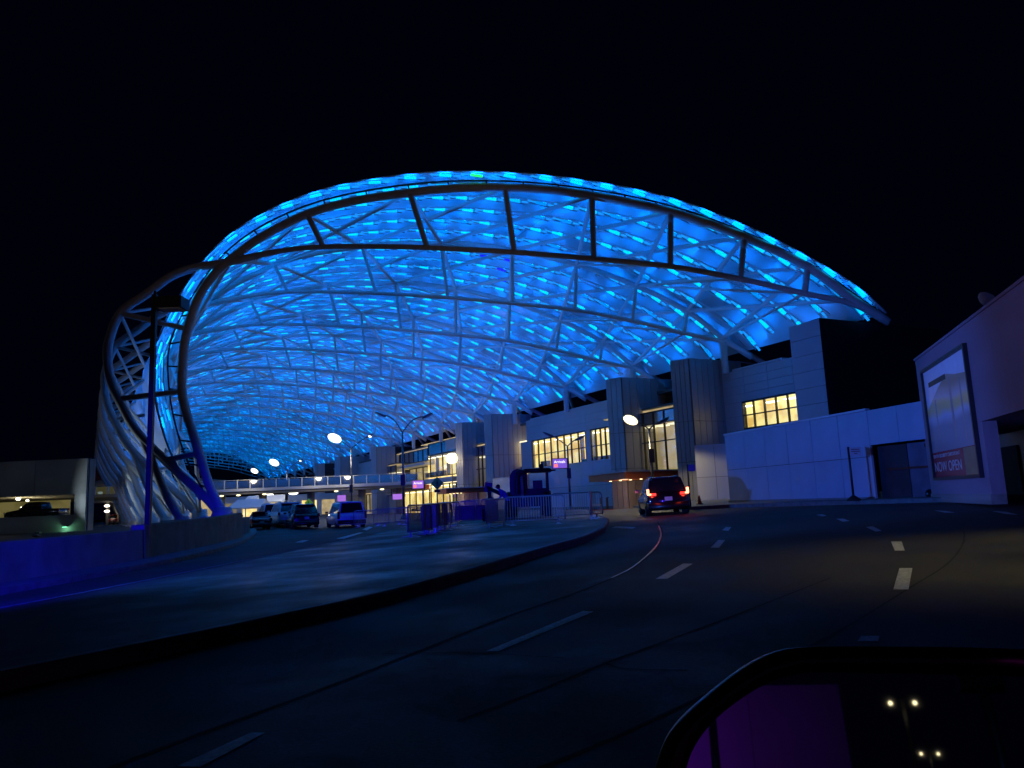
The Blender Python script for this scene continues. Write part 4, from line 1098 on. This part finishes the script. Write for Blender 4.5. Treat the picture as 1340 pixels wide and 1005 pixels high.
# ================================================================== CROWD BARRIERS
def make_barrier(label):
    root = thing('crowd_barrier', (0, 0, 0), label, 'barrier', 'steel crowd barriers on the paved island')
    Lh = 1.12; b = MB()
    pts = [(-Lh, 0, .18)] + [(-Lh, 0, .95), (-Lh + .04, 0, 1.04), (-Lh + .13, 0, 1.08), (Lh - .13, 0, 1.08), (Lh - .04, 0, 1.04), (Lh, 0, .95)] + [(Lh, 0, .18)]
    b.tube(pts, .027, 'galv', 8); b.tube([(-Lh, 0, .2), (Lh, 0, .2)], .019, 'galv', 8); b.obj('frame', root, fix=False)
    b = MB()
    for i in range(1, 23):
        x = -Lh + 2 * Lh * i / 23; b.tube([(x, 0, .2), (x, 0, 1.07)], .012, 'galv', 5, cap=False)
    b.obj('bars', root, fix=False)
    for s in (-1, 1):
        b = MB(); b.box((s * .85, 0, .09), (.05, .04, .18), 'galv'); b.prism([Vector((s * .85 - .14, -.30, .02)), Vector((s * .85 + .14, -.30, .02)), Vector((s * .85 + .03, .0, .06)), Vector((s * .85 - .03, 0, .06))], (0, 0, 0), (0, 0, .012), 'galv')
        b.prism([Vector((s * .85 - .14, .30, .02)), Vector((s * .85 + .14, .30, .02)), Vector((s * .85 + .03, .0, .06)), Vector((s * .85 - .03, 0, .06))], (0, 0, 0), (0, 0, .012), 'galv'); b.obj('foot', root, fix=False)
    return root
bar = make_barrier('front crowd barrier directly before the work machine'); bm_ = cmap(bar)
used_b = [False]
def place_barrier(P, rz, label, h=.15):
    P = Vector((P.x, P.y, g(P.x, P.y) + h))
    if not used_b[0]:
        used_b[0] = True; bar.location = P; bar.rotation_euler = (0, 0, rz); bar['label'] = label; return
    dup(bar, P, rz, label, bm_)
place_barrier(atY(700.5, 680, 29), .02, 'front crowd barrier directly before the wheels of the work machine')
place_barrier(atY(623, 680, 29.6) + Vector((.0, .8, 0)), -.35, 'crowd barrier left of the front one, half hidden beside the bending person') if False else place_barrier(atY(650, 682, 30.2), 1.25, 'crowd barrier turned end on at the left of the work machine')
place_barrier(atY(756, 676, 31.5), .35, 'crowd barrier angled at the right of the work machine beside the purple sign post')
place_barrier(atY(774, 676, 30.6), 1.45, 'end on crowd barrier at the rightmost corner of the island')
for k, (px, py, rz) in enumerate(((550, 700, 1.32), (563, 698, 1.45), (572, 693, 1.30), (582, 687, 1.38), (588, 683, 1.2), (557, 695, 1.75))):
    Y = (27.2, 28.4, 30.5, 32.5, 34.5, 29.8)[k]
    place_barrier(atY(px, py, Y), rz, ('nearest end on crowd barrier of the left cluster', 'second end on crowd barrier of the left cluster', 'middle crowd barrier in the left cluster', 'fourth crowd barrier back in the left cluster', 'rearmost crowd barrier of the left cluster by the white block', 'crowd barrier tucked inside the left cluster, slightly askew')[k])
names = ['leftmost', 'second', 'third', 'fourth', 'fifth', 'rightmost']
for k in range(6):
    px = 482 + k * 38 if k < 2 else (520, 0, 600, 622, 640, 655)[min(k, 5)] if k != 3 else 608
    px = (486, 512, 540, 600, 628, 655)[k]; Y = 50 if k < 3 else 47
    P = atY(px, 680, Y); place_barrier(P, .05 - (.0 if k < 3 else .02), '%s crowd barrier of the far row between the minivan and the work machine' % names[k], .02 if k < 3 else .15)
# dark windscreen netting on the far fence
# white block barrier
P = atY(626, 674, 44); root = thing('block_barrier', (P.x, P.y, g(P.x, P.y) + .15), 'low pale plastic block barrier behind the stacked crowd barriers', 'barrier')
zq = g(P.x, P.y) + .15
for i in range(2):
    b = MB(); cx = P.x - .75 + i * 1.2
    b.prism([(cx - .58, P.y - .22, zq), (cx - .58, P.y - .2, zq + .3), (cx - .58, P.y - .1, zq + .8), (cx - .58, P.y + .1, zq + .8), (cx - .58, P.y + .2, zq + .3), (cx - .58, P.y + .22, zq)], (0, 0, 0), (1.16, 0, 0), 'concrete_dark'); b.obj('block', root)

# ================================================================== VEHICLES
def make_wheel(root, x, y, r=.35, w=.24, side=1):
    b = MB(); b.lathe([(r * .72, -w / 2), (r * .96, -w / 2), (r, -w / 4), (r, w / 4), (r * .96, w / 2), (r * .72, w / 2)], (x, y, r), 'rubber', 20, 'x'); wh = b.obj('wheel', root)
    b = MB(); b.lathe([(r * .70, -.02), (r * .66, .03), (r * .2, .05)], (x + side * w / 2 - side * .02, y, r), 'rim', 14, 'x'); b.obj('rim', wh)
def make_car(kind, L, Wd, Ht, paint, label, lights='off', tail='std', cat='car', group=None):
    """car pointing to +y (its rear faces -y), stations along y"""
    root = thing('parked_car' if lights == 'off' else 'moving_car', (0, 0, 0), label, cat, group)
    h = Wd / 2; belt = {'suv': .60, 'van': .55, 'pickup': .58, 'sedan': .62}[kind] * Ht; gc = .2 * (1 if kind != 'sedan' else .8)
    def ring(y, zl, zb, hw):
        r = .09
        return [Vector((-hw + r, y, zl)), Vector((hw - r, y, zl)), Vector((hw - .02, y, zl + r)), Vector((hw, y, (zl + zb) / 2)), Vector((hw - .03, y, zb - .06)), Vector((hw - .10, y, zb)), Vector((-hw + .10, y, zb)), Vector((-hw + .03, y, zb - .06)), Vector((-hw, y, (zl + zb) / 2)), Vector((-hw + .02, y, zl + r))]
    y0 = -L / 2; y1 = L / 2
    hood = belt - .05
    st = [(y0, gc + .14, belt - .28, h - .14), (y0 + .04, gc + .07, belt - .10, h - .06), (y0 + .18, gc, belt, h - .01), (y0 + 1.0, gc, belt, h), (y1 - 1.5, gc, belt, h), (y1 - 1.0, gc, hood - .02, h - .01), (y1 - .35, gc, hood - .12, h - .05), (y1 - .08, gc + .05, hood - .28, h - .14), (y1, gc + .12, hood - .4, h - .24)]
    if kind == 'pickup': st[2] = (y0 + .18, gc + .1, belt, h - .01)
    b = MB(); b.loft([ring(*q) for q in st], paint); b.obj('body', root)
    # greenhouse
    if kind in ('suv', 'van'):
        rs = y0 + (.12 if kind == 'van' else .16); rt_ = y0 + (.30 if kind == 'van' else .55); ft = y1 - (1.75 if kind == 'van' else 1.95); fs = y1 - (.95 if kind == 'van' else 1.25)
    elif kind == 'sedan': rs, rt_, ft, fs = y0 + .45, y0 + 1.25, y1 - 2.2, y1 - 1.4
    else: rs, rt_, ft, fs = y0 + 1.75, y0 + 1.9, y1 - 2.2, y1 - 1.5
    zt = Ht - .07; hb = h - .11; ht = h - .26
    vs = [(-hb, rs, belt - .02), (hb, rs, belt - .02), (hb, fs, belt - .02), (-hb, fs, belt - .02), (-ht, rt_, zt), (ht, rt_, zt), (ht, ft, zt), (-ht, ft, zt)]
    b = MB(); b.add([Vector(v) for v in vs], [(0, 1, 2, 3), (4, 7, 6, 5)], 'black_plastic')
    b.obj('cabin_shell', root)
    def quad(name, a, c_, e, f, mn, inset=.0, out=.004):
        P = [Vector(x_) for x_ in (a, c_, e, f)]; cen = sum(P, Vector()) / 4; nrm = (P[1] - P[0]).cross(P[3] - P[0]).normalized()
        if nrm.dot(cen - Vector((0, 0, belt))) < 0: nrm = -nrm
        P = [cen + (p - cen) * (1 - inset) for p in P]
        bb = MB(); bb.prism(P, nrm * -.02, nrm * out, mn); return bb.obj(name, root)
    V = [Vector(v) for v in vs]
    # pillars / frame in paint, then glass proud
    quad('rear_frame', V[0], V[1], V[5], V[4], paint); quad('rear_window', V[0], V[1], V[5], V[4], 'glass_dark', .13, .012)
    quad('windscreen_frame', V[3], V[2], V[6], V[7], paint); quad('windscreen', V[3], V[2], V[6], V[7], 'glass_dark', .1, .012)
    for sx, (a, c_, e, f) in ((-1, (V[0], V[3], V[7], V[4])), (1, (V[1], V[2], V[6], V[5]))):
        quad('side_frame', a, c_, e, f, paint)
        nwin = 3 if kind in ('suv', 'van') else 2
        for k in range(nwin):
            t0 = .04 + (k / nwin) * .92; t1 = .04 + ((k + 1) / nwin) * .92 - .04
            qd = [a.lerp(c_, t0).lerp(f.lerp(e, t0), .1), a.lerp(c_, t1).lerp(f.lerp(e, t1), .1), a.lerp(c_, t1).lerp(f.lerp(e, t1), .88), a.lerp(c_, t0).lerp(f.lerp(e, t0), .88)]
            quad('side_window', *qd, 'glass_dark', 0, .012)
    # roof
    b = MB(); b.loft([[Vector((-ht + .02, y, zt)), Vector((ht - .02, y, zt)), Vector((ht - .08, y, zt + q)), Vector((-ht + .08, y, zt + q))] for y, q in ((rt_ - (.08 if kind in ('suv', 'van') else 0), .03), (rt_ + .3, .07), (ft - .3, .07), (ft, .02))], paint); b.obj('roof', root)
    if kind == 'pickup':
        b = MB(); b.box((0, y0 + .95, belt - .08), (Wd - .35, 1.45, .18), 'black_plastic'); b.obj('load_bed', root)
    if kind in ('suv',):
        b = MB(); b.box((0, rt_ - .12, zt + .01), (ht * 1.7, .22, .03), paint); b.obj('spoiler', root)
        for sx in (-1, 1):
            b = MB(); b.tube([(sx * (ht - .1), rt_ + .25, zt + .1), (sx * (ht - .1), ft - .1, zt + .1)], .018, 'galv', 6); b.obj('roof_rail', root)
    # bumper, plate, lights
    b = MB(); b.loft([[Vector((-h + .08, y0 - .05, z)), Vector((h - .08, y0 - .05, z)), Vector((h - .02, y0 + .15, z)), Vector((-h + .02, y0 + .15, z))] for z in (gc + .06, gc + .14, gc + .32)], 'black_plastic' if tail != 'plain' else paint); b.obj('rear_bumper', root)
    b = MB(); b.box((0, y0 - .012, belt - .30), (.32, .02, .16), 'plate_white'); b.obj('licence_plate', root)
    for sx in (-1, 1):
        if tail == 'hot':
            b = MB(); b.box((sx * (h - .2), y0 + .03, belt - .09), (.30, .10, .07), 'tail_hot'); b.box((sx * (h - .085), y0 + .05, belt + .03), (.09, .12, .20), 'tail_hot'); b.box((sx * (h - .31), y0 + .005, belt - .10), (.20, .06, .10), 'tail_red'); b.obj('tail_light', root)
        else:
            b = MB(); hh_ = .5 if kind == 'van' else .24
            b.box((sx * (h - .09), y0 + .06, belt - .12), (.14, .14, hh_), 'tail_glass'); b.obj('tail_light', root)
        b = MB(); b.box((sx * (h - .25), y1 - .16, hood - .28), (.36, .18, .14), 'frosted'); b.obj('headlight', root)
        b = MB(); b.box((sx * (h + .10), fs - .35, belt + .08), (.2, .1, .14), paint if kind != 'van' else 'black_plastic', None); b.obj('wing_mirror', root)
        for yy in (y0 + .85, y1 - .9): make_wheel(root, sx * (h - .13), yy, .34 if kind != 'sedan' else .31, .23, sx)
    return root
mat('tail_glass', (.25, .01, .01), .2, var=.05)
def place(o, P, rz, h=0): o.location = (P.x, P.y, g(P.x, P.y) + h); o.rotation_euler = (0, 0, rz)
# black SUV on the right road, brake lights on
suv = make_car('suv', 4.5, 1.84, 1.62, 'paint_black_car', 'black sport utility car with glowing red brake lights driving away', 'on', 'hot', 'car')
place(suv, atY(868, 676, 35), .16)
suv.rotation_euler = (0, -.02, -.06)
for sx in (-1, 1):
    L = bpy.data.lights.new('brake_glow', 'POINT'); L.energy = 5; L.color = (1, .06, .03); L.shadow_soft_size = .08
    o = bpy.data.objects.new('brake_glow', L); COL.objects.link(o); o.location = (sx * .72, -2.5, .95); o.parent = suv
van = make_car('van', 5.1, 2.0, 1.76, 'paint_white_car', 'pale minivan tinted blue parked nearest on the left road', cat='minivan', group='cars parked on the left road')
place(van, atY(452, 690, 54.5), .40)
v2 = make_car('suv', 4.7, 1.88, 1.72, 'paint_dark_car', 'dark sport utility car parked left of the pale minivan', group='cars parked on the left road')
place(v2, atY(394, 691, 57), .44)
v3 = make_car('suv', 5.2, 2.0, 1.85, 'paint_silver_car', 'large silver white sport utility car parked behind the dark one', group='cars parked on the left road')
place(v3, atY(373, 691, 61), .47)
v4 = make_car('pickup', 5.4, 1.95, 1.8, 'paint_white_car', 'white pickup truck parked left of the silver car', group='cars parked on the left road', cat='pickup truck')
place(v4, atY(355, 691, 66), .50)
v5 = make_car('sedan', 3.4, 1.5, 1.3, 'paint_red_car', 'small dark red car parked at the left end of the row', group='cars parked on the left road')
place(v5, atY(337, 690, 58), .5)
v6 = make_car('pickup', 5.6, 1.95, 1.75, 'paint_dark_car', 'black pickup truck standing on the lit level of the near garage', cat='pickup truck')
p6 = gp(50, 675, GY + 3); v6.location = (p6.x - .2, GY + 3, o0 - .3); v6.rotation_euler = (0, 0, pi / 2)
v7 = make_car('suv', 4.6, 1.85, 1.7, 'paint_silver_car', 'silver car with tail lights on a lit level of the far garage', cat='car')
z7 = gp(130, 656, Y2).z + .55; v7.location = (gp(140, 660, Y2).x, Y2 + 3, z7); v7.rotation_euler = (0, 0, .3)
v8 = make_car('suv', 4.6, 1.85, 1.7, 'paint_red_car', 'red car parked low in the far garage beside the canopy legs', cat='car')
v8.location = (gp(141, 660, Y2).x, Y2 + 3, .2); v8.rotation_euler = (0, 0, .2)

# ================================================================== WORK MACHINE (backhoe) seen from behind
MY = 41.0; mp = atY(693, 676, MY); mz = g(mp.x, MY) + .15
def M_(x, y, z): return Vector((mp.x + x, MY + y, mz + z))
mc = thing('work_machine', M_(0, 0, 0), 'dark backhoe work machine with cab behind the crowd barriers', 'work machine')
b = MB(); b.loft([[M_(x0_, y, z) for x0_, z in ((-1.0, .55), (1.0, .55), (1.0, 1.05), (.8, 1.2), (-.8, 1.2), (-1.0, 1.05))] for y in (-1.3, 1.6)], 'machine_yellow'); b.smooth = [False] * len(b.smooth); b.obj('chassis', mc)
for sx, yy, r in ((-.95, -.4, .68), (.95, -.4, .68), (-.85, 1.7, .45), (.85, 1.7, .45)):
    b = MB(); w = .42; b.lathe([(r * .5, -w / 2), (r * .95, -w / 2), (r, -w / 3), (r, w / 3), (r * .95, w / 2), (r * .5, w / 2)], M_(sx, yy, r), 'rubber', 22, 'x'); wh = b.obj('wheel', mc)
    b = MB(); b.lathe([(r * .5, -.15), (r * .45, .0), (r * .2, .1)], M_(sx, yy, r), 'machine_yellow', 14, 'x'); b.obj('hub', wh)
for x, y in ((-.1, -.7), (1.02, -.7), (-.1, .75), (1.02, .75)):
    b = MB(); b.box(M_(x, y, 1.75), (.10, .10, 1.3), 'dark_metal'); b.obj('cab_post', mc)
b = MB(); b.loft([[M_(-.3, y, 2.32), M_(1.25, y, 2.32), M_(1.22, y, 2.44), M_(1.1, y, 2.5), M_(-.15, y, 2.5), M_(-.27, y, 2.44)] for y in (-.95, .95)], 'dark_metal'); b.obj('cab_roof', mc)
b = MB(); b.box(M_(.46, -.68, 1.2), (1.1, .06, .55), 'machine_yellow'); b.obj('rear_panel', mc)
b = MB(); b.box(M_(.5, .0, 1.35), (.5, .5, .12), 'black_plastic'); b.box(M_(.5, -.24, 1.62), (.5, .1, .55), 'black_plastic'); b.obj('seat', mc)
b = MB(); b.tube([M_(.5 + .2 * cos(t * pi / 6), .55 + .1 * sin(t * pi / 6), 1.72 + .16 * sin(t * pi / 6)) for t in range(12)], .02, 'black_plastic', 5, closed=True); b.obj('steering_wheel', mc)
b = MB(); b.tube([M_(.72, -.78, 2.5), M_(.72, -.78, 2.72)], .11, 'black_plastic', 10); b.obj('beacon', mc)
b = MB(); b.box(M_(1.32, -.4, 2.38), (.3, .3, .08), 'black_plastic'); b.obj('work_light', mc)
b = MB(); b.tube(catmull([M_(-.55, -1.1, .8), M_(-.62, -1.2, 1.6), M_(-.5, -1.15, 2.3), M_(-.2, -1.1, 2.3)], 4), .13, 'dark_metal', 8); b.obj('boom', mc, fix=False)
b = MB(); b.loft([[M_(-.95, y, .7), M_(-.15, y, .7), M_(-.12, y, 1.7), M_(-.15, y, 2.25), M_(-.3, y, 2.45), M_(-.55, y, 2.52), M_(-.8, y, 2.42), M_(-.94, y, 2.2), M_(-.98, y, 1.8)] for y in (-1.0, .6)], 'machine_yellow'); b.smooth = [False] * len(b.smooth); b.obj('engine_hood', mc)
b = MB(); b.tube([M_(-.32, -1.45, 1.0), M_(-.35, -1.45, 2.1)], .06, 'galv', 8); b.obj('hydraulic_ram', mc)
b = MB(); b.prism([M_(-2.25, -1.2, 0.1), M_(-1.7, -1.2, .1), M_(-1.6, -1.2, .7), M_(-1.85, -1.2, 1.1), M_(-2.15, -1.2, 1.05), M_(-2.3, -1.2, .6)], (0, -.3, 0), (0, .3, 0), 'dark_metal'); b.obj('bucket', mc)
b = MB(); b.tube([M_(-2.0, -1.2, 1.0), M_(-2.15, -1.2, 1.6), M_(-1.2, -1.2, 1.15), M_(-.6, -1.2, 1.0)], .12, 'dark_metal', 8); b.obj('dipper_arm', mc)
# portable flood/controls box left of it
q = atY(642, 680, 40); zq = g(q.x, q.y) + .15
ct = thing('equipment_stand', (q.x, q.y, zq), 'dark upright equipment stand with a box head left of the bending worker', 'equipment')
b = MB(); b.tube([(q.x, q.y, zq), (q.x, q.y, zq + 1.5)], .09, 'dark_metal'); b.obj('post', ct)
b = MB(); b.box((q.x - .05, q.y, zq + 1.7), (.38, .3, .5), 'dark_metal', Matrix.Rotation(.12, 3, 'Y')); b.obj('box_head', ct)
b = MB(); b.box((q.x, q.y, zq + .3), (.8, .6, .6), 'dark_metal'); b.obj('base_box', ct)

# person bending
def skin_fig(name, joints, edges, radii, mname, parent, sub=2):
    me = bpy.data.meshes.new(name); me.from_pydata([tuple(j) for j in joints], edges, []); me.materials.append(MT[mname])
    o = bpy.data.objects.new(name, me); COL.objects.link(o)
    md = o.modifiers.new('skin', 'SKIN'); 
    for i, r in enumerate(radii): me.skin_vertices[0].data[i].radius = (r, r)
    me.skin_vertices[0].data[0].use_root = True
    md.use_smooth_shade = True; s2 = o.modifiers.new('sub', 'SUBSURF'); s2.levels = sub; s2.render_levels = sub
    put(o, parent); return o
q = atY(660, 680, 39.5); zq = g(q.x, q.y) + .15
pr = thing('person', (q.x, q.y, zq), 'person in blue shirt bending forward to the left beside the work machine', 'person')
def K(x, y, z): return Vector((q.x + x, q.y + y, zq + z))
J = [K(.22, 0, .93), K(.14, 0, 1.12), K(.0, 0, 1.32), K(-.10, 0, 1.43), K(-.2, 0, 1.53), K(-.24, -.02, 1.62),
     K(.2, -.1, .9), K(.16, -.12, .5), K(.24, -.12, .08), K(.12, -.12, .04), K(.24, .1, .9), K(.26, .12, .5), K(.36, .12, .08), K(.24, .12, .04),
     K(-.06, -.2, 1.36), K(-.16, -.26, 1.1), K(-.36, -.24, .95), K(-.06, .2, 1.36), K(-.2, .24, 1.1), K(-.42, .2, 1.0)]
E = [(0, 1), (1, 2), (2, 3), (3, 4), (4, 5), (0, 6), (6, 7), (7, 8), (8, 9), (0, 10), (10, 11), (11, 12), (12, 13), (3, 14), (14, 15), (15, 16), (3, 17), (17, 18), (18, 19)]
R_ = [.15, .15, .17, .12, .06, .05, .10, .07, .05, .045, .10, .07, .05, .045, .075, .05, .035, .075, .05, .035]
skin_fig('body', J, E, R_, 'shirt_blue', pr)
b = MB(); b.ell(K(-.27, -.0, 1.66), (.095, .085, .125), 'skin_tone', Matrix.Rotation(-.5, 3, 'Y')); b.ell(K(-.37, 0, 1.64), (.02, .015, .025), 'skin_tone'); hd = b.obj('head', pr, fix=False)
b = MB(); b.ell(K(-.245, .0, 1.69), (.10, .092, .115), 'hair', Matrix.Rotation(-.5, 3, 'Y')); b.obj('hair', pr, fix=False)
b = MB(); b.tube([K(.2, -.1, .95), K(.16, -.12, .5), K(.24, -.12, .1)], [.14, .10, .08], 'trousers', 10); b.tube([K(.24, .1, .95), K(.26, .12, .5), K(.36, .12, .1)], [.14, .10, .08], 'trousers', 10); b.obj('trousers', pr, fix=False)
for k in (16, 19):
    for f in range(4):
        b = MB(); a = J[k]; yy = (f - 1.5) * .022
        b.tube([a + Vector((0, yy * .6, 0)), a + Vector((-.06, yy, -.02)), a + Vector((-.09 - .008 * (f in (1, 2)), yy, -.06))], [.012, .011, .008], 'skin_tone', 6); b.obj('finger', pr, fix=False)
    b = MB(); b.tube([J[k] + Vector((.01, -.02, 0)), J[k] + Vector((-.03, -.06, -.02))], [.014, .009], 'skin_tone', 6); b.obj('thumb', pr, fix=False)

# ================================================================== OWN CAR: wing mirror bottom right
Dm = .85
mr = thing('wing_mirror', atY(1100, 950, Dm), 'black wing mirror of the photographer\'s own car at the bottom right', 'car mirror')
out_px = [(850, 1030), (868, 975), (892, 942), (930, 908), (972, 876), (1012, 855), (1055, 847), (1150, 846), (1260, 847), (1420, 852), (1420, 1120), (850, 1120)]
in_px = [(893, 1030), (905, 985), (930, 948), (965, 918), (1005, 894), (1045, 882), (1085, 880), (1200, 882), (1300, 884), (1390, 888), (1390, 1090), (893, 1090)]
def mplane(px, py, off=0):
    r = ray(px, py); nrm = Vector((-.20, -1, .19)).normalized(); c = atY(1100, 950, Dm) - EYE
    k = (c.dot(nrm) + off) / r.dot(nrm); return EYE + r * k
Oc = catmull([mplane(*p) for p in out_px[:8]], 5) + [mplane(*p) for p in out_px[8:]]; Ic = catmull([mplane(*p) for p in in_px[:8]], 5) + [mplane(*p) for p in in_px[8:]]
mn_ = Vector((-.20, -1, .19)).normalized()
b = MB(); N = len(Oc)
cen = sum(Oc, Vector()) / N
r0 = Ic; r1 = [o_ + mn_ * .012 for o_ in [i_.lerp(o_, .35) for i_, o_ in zip(Ic, Oc)]]; r2 = [o_ + mn_ * .004 for o_ in Oc]; r3 = [o_ - mn_ * .05 for o_ in Oc]; r4 = [cen + (o_ - cen) * .82 - mn_ * .12 for o_ in Oc]
b.loft([[v - mn_ * .02 for v in r0], r0, r1, r2, r3, r4], 'black_plastic', cap=False)
b.add(r4, [tuple(range(N))], 'black_plastic'); b.obj('housing', mr, fix=True)
mt, nt, p = nodes('mirror_glass'); p.inputs['Metallic'].default_value = 1; p.inputs['Roughness'].default_value = .02; p.inputs['Base Color'].default_value = (.55, .56, .62, 1)
GN = Vector((.10, -1, .27)).normalized()
b = MB(); b.add([v - mn_ * .012 for v in Ic], [tuple(range(N))], 'mirror_glass'); o = b.obj('mirror_glass', mr, fix=False)
# own car flank seen in the mirror
own = thing('own_car_side', (-.3, -2, 0), 'red car flank of the photographer seen only in the wing mirror', 'car')
b = MB(); rg = []
for y in (.2, -.8, -1.8, -2.8, -3.6):
    q_ = .0 if y > -2.5 else (-2.5 - y) * .18
    rg.append([Vector((.11 - q_, y, .3)), Vector((.165 - q_, y, .5)), Vector((.155 - q_, y, .72)), Vector((.12 - q_, y, .82)), Vector((-.15, y, .84)), Vector((-.15, y, .3))])
b.loft(rg, 'paint_own_car'); b.obj('door_panel', own)

# ================================================================== LIGHTS OUTSIDE THE VIEW, MOST OF THEM ADDED
def flood(loc, tgt, power, ang_, col, label, size=.4, blend=.6):
    loc = Vector(loc); root = thing('floodlight', (loc.x, loc.y, g(loc.x, loc.y)), label, 'floodlight')
    b = MB(); b.tube([(loc.x, loc.y, g(loc.x, loc.y)), loc - Vector((0, 0, .2))], .07, 'pole_metal'); b.obj('pole', root)
    dirv = (Vector(tgt) - loc).normalized(); R = dirv.to_track_quat('-Z', 'Y').to_matrix()
    b = MB(); b.box(loc - dirv * .12, (.6, .45, .16), 'dark_metal', R); b.obj('lamp_head', root)
    L = bpy.data.lights.new('flood_light', 'SPOT'); L.energy = power; L.spot_size = radians(ang_); L.spot_blend = blend; L.color = col; L.shadow_soft_size = size
    o = bpy.data.objects.new('flood_light', L); COL.objects.link(o); o.location = loc + dirv * .1; o.rotation_mode = 'QUATERNION'; o.rotation_quaternion = dirv.to_track_quat('-Z', 'Y'); put(o, root)
BL = (.008, .006, 1.0)
flood((-9.6, 4, 1.9), (-9.0, 30, .8), 30000, 36, BL, 'low added blue floodlight beside the left road outside the view')  # added lamp for the deep blue on wall and barriers
flood((-13, 9, 2.4), (12.6, 31, 2.6), 22000, 42, (.03, .14, .9), 'added blue floodlight out of view aimed at the hoarding across the road')  # unseen lamp put in to turn the hoarding blue
flood((5, -16, 4.0), (6, 32, 2.0), 3500, 26, (.08, .04, 1.0), 'added blue violet floodlight on a pole behind the viewer')  # weak added lamp for violet on the car and machine
flood((3.2, -3.2, 1.9), (.14, -1.2, .6), 26, 60, (.85, .03, .8), 'added magenta floodlight shining on the photographer car', .3)  # added lamp, tints the car flank magenta in the mirror
bw = thing('mirror_backdrop', (-18, -62, 0), 'unseen wall added behind the viewer for the violet in the mirror', 'building')  # wall put in so the mirror reflects violet
for i in range(8): ubox('wall_panel', (-50 + i * 6.5, -62, 5), (6.46, .6, 10), 0, 'stucco', bw)
flood((-20, -52, 1.5), (-16, -62, 4), 2600, 120, (.30, .02, 1.0), 'added violet floodlight washing the backdrop wall behind the viewer')  # lamp added to colour the wall that the mirror shows
for i, (x, y) in enumerate(((1.4, -26), (2.6, -40))):
    root = thing('headlamp_post', (x, y, 0), ('nearer', 'farther')[i] + ' twin headed amber road light behind the viewer', 'street lamp')
    b = MB(); b.tube([(x, y, 0), (x, y, 4.4)], .05, 'pole_metal'); b.obj('pole', root)
    for sx in (-.34, .34):
        b = MB(); b.ell((x + sx, y, 4.3 - i * .4), (.07, .07, .07), 'lamp_warm'); b.obj('lens', root)
flood((14, 7, 7.5), (8.6, 9.5, 0), 2600, 54, (1.0, .88, .42), 'warm lamp on the poster building side beyond the frame', .5, .9)

for k in range(4):
    q = Wp(58 + k * 13, -5 - k * 1.0, .2); q.z = g(q.x, q.y)
    root = thing('ground_uplight', q, ('nearest', 'second', 'third', 'farthest')[k] + ' ground uplight at the canopy legs behind the plinth wall', 'light')
    b = MB(); b.box(q + Vector((0, 0, .05)), (.4, .4, .1), 'dark_metal'); b.obj('housing', root)
    b = MB(); b.box(q + Vector((0, 0, .11)), (.3, .3, .02), 'frosted'); b.obj('lens', root)
    L = bpy.data.lights.new('uplight_lamp', 'SPOT'); L.energy = 1300; L.color = (.62, .82, 1); L.spot_size = radians(75); L.spot_blend = .6; L.shadow_soft_size = .15
    o = bpy.data.objects.new('uplight_lamp', L); COL.objects.link(o); o.location = q + Vector((0, 0, .35)); o.rotation_mode = 'QUATERNION'; o.rotation_quaternion = (n * 6 + Vector((0, 0, 4.2))).to_track_quat('-Z', 'Y'); put(o, root)

flood((-2, -12, 3.0), (-12, 47, 20), 1800, 32, (1.0, .78, .62), 'added warm floodlight behind the viewer aimed at the left of the front arch')  # added lamp to lift the arch steel out of black
flood((2, -12, 3.0), (9, 46, 20), 1100, 32, (1.0, .78, .62), 'added warm floodlight behind the viewer aimed at the right of the front arch')  # second added lamp, for the right half of the arch

flood((-13, 10.5, 2.6), (13.2, 20, 3.6), 4200, 25, (.30, .24, .9), 'added pale violet floodlight out of view aimed at the poster building')  # added lamp giving the poster wall its mauve
root = thing('street_lamp', (-52, 58, .2), 'added cool white lamp standing left of the view before the near garage', 'street lamp')  # unseen lamp added to brighten the near garage
b = MB(); b.tube([(-52, 58, .2), (-52, 58, 9)], .1, 'pole_metal'); b.obj('pole', root)
b = MB(); b.ell((-51.6, 58, 9), (.5, .25, .14), 'lamp_white'); b.obj('lens', root)
L = bpy.data.lights.new('lamp_light', 'POINT'); L.energy = 420; L.color = (.6, .7, 1); L.shadow_soft_size = .3
o = bpy.data.objects.new('lamp_light', L); COL.objects.link(o); o.location = (-51.5, 57.5, 8.4); put(o, root)
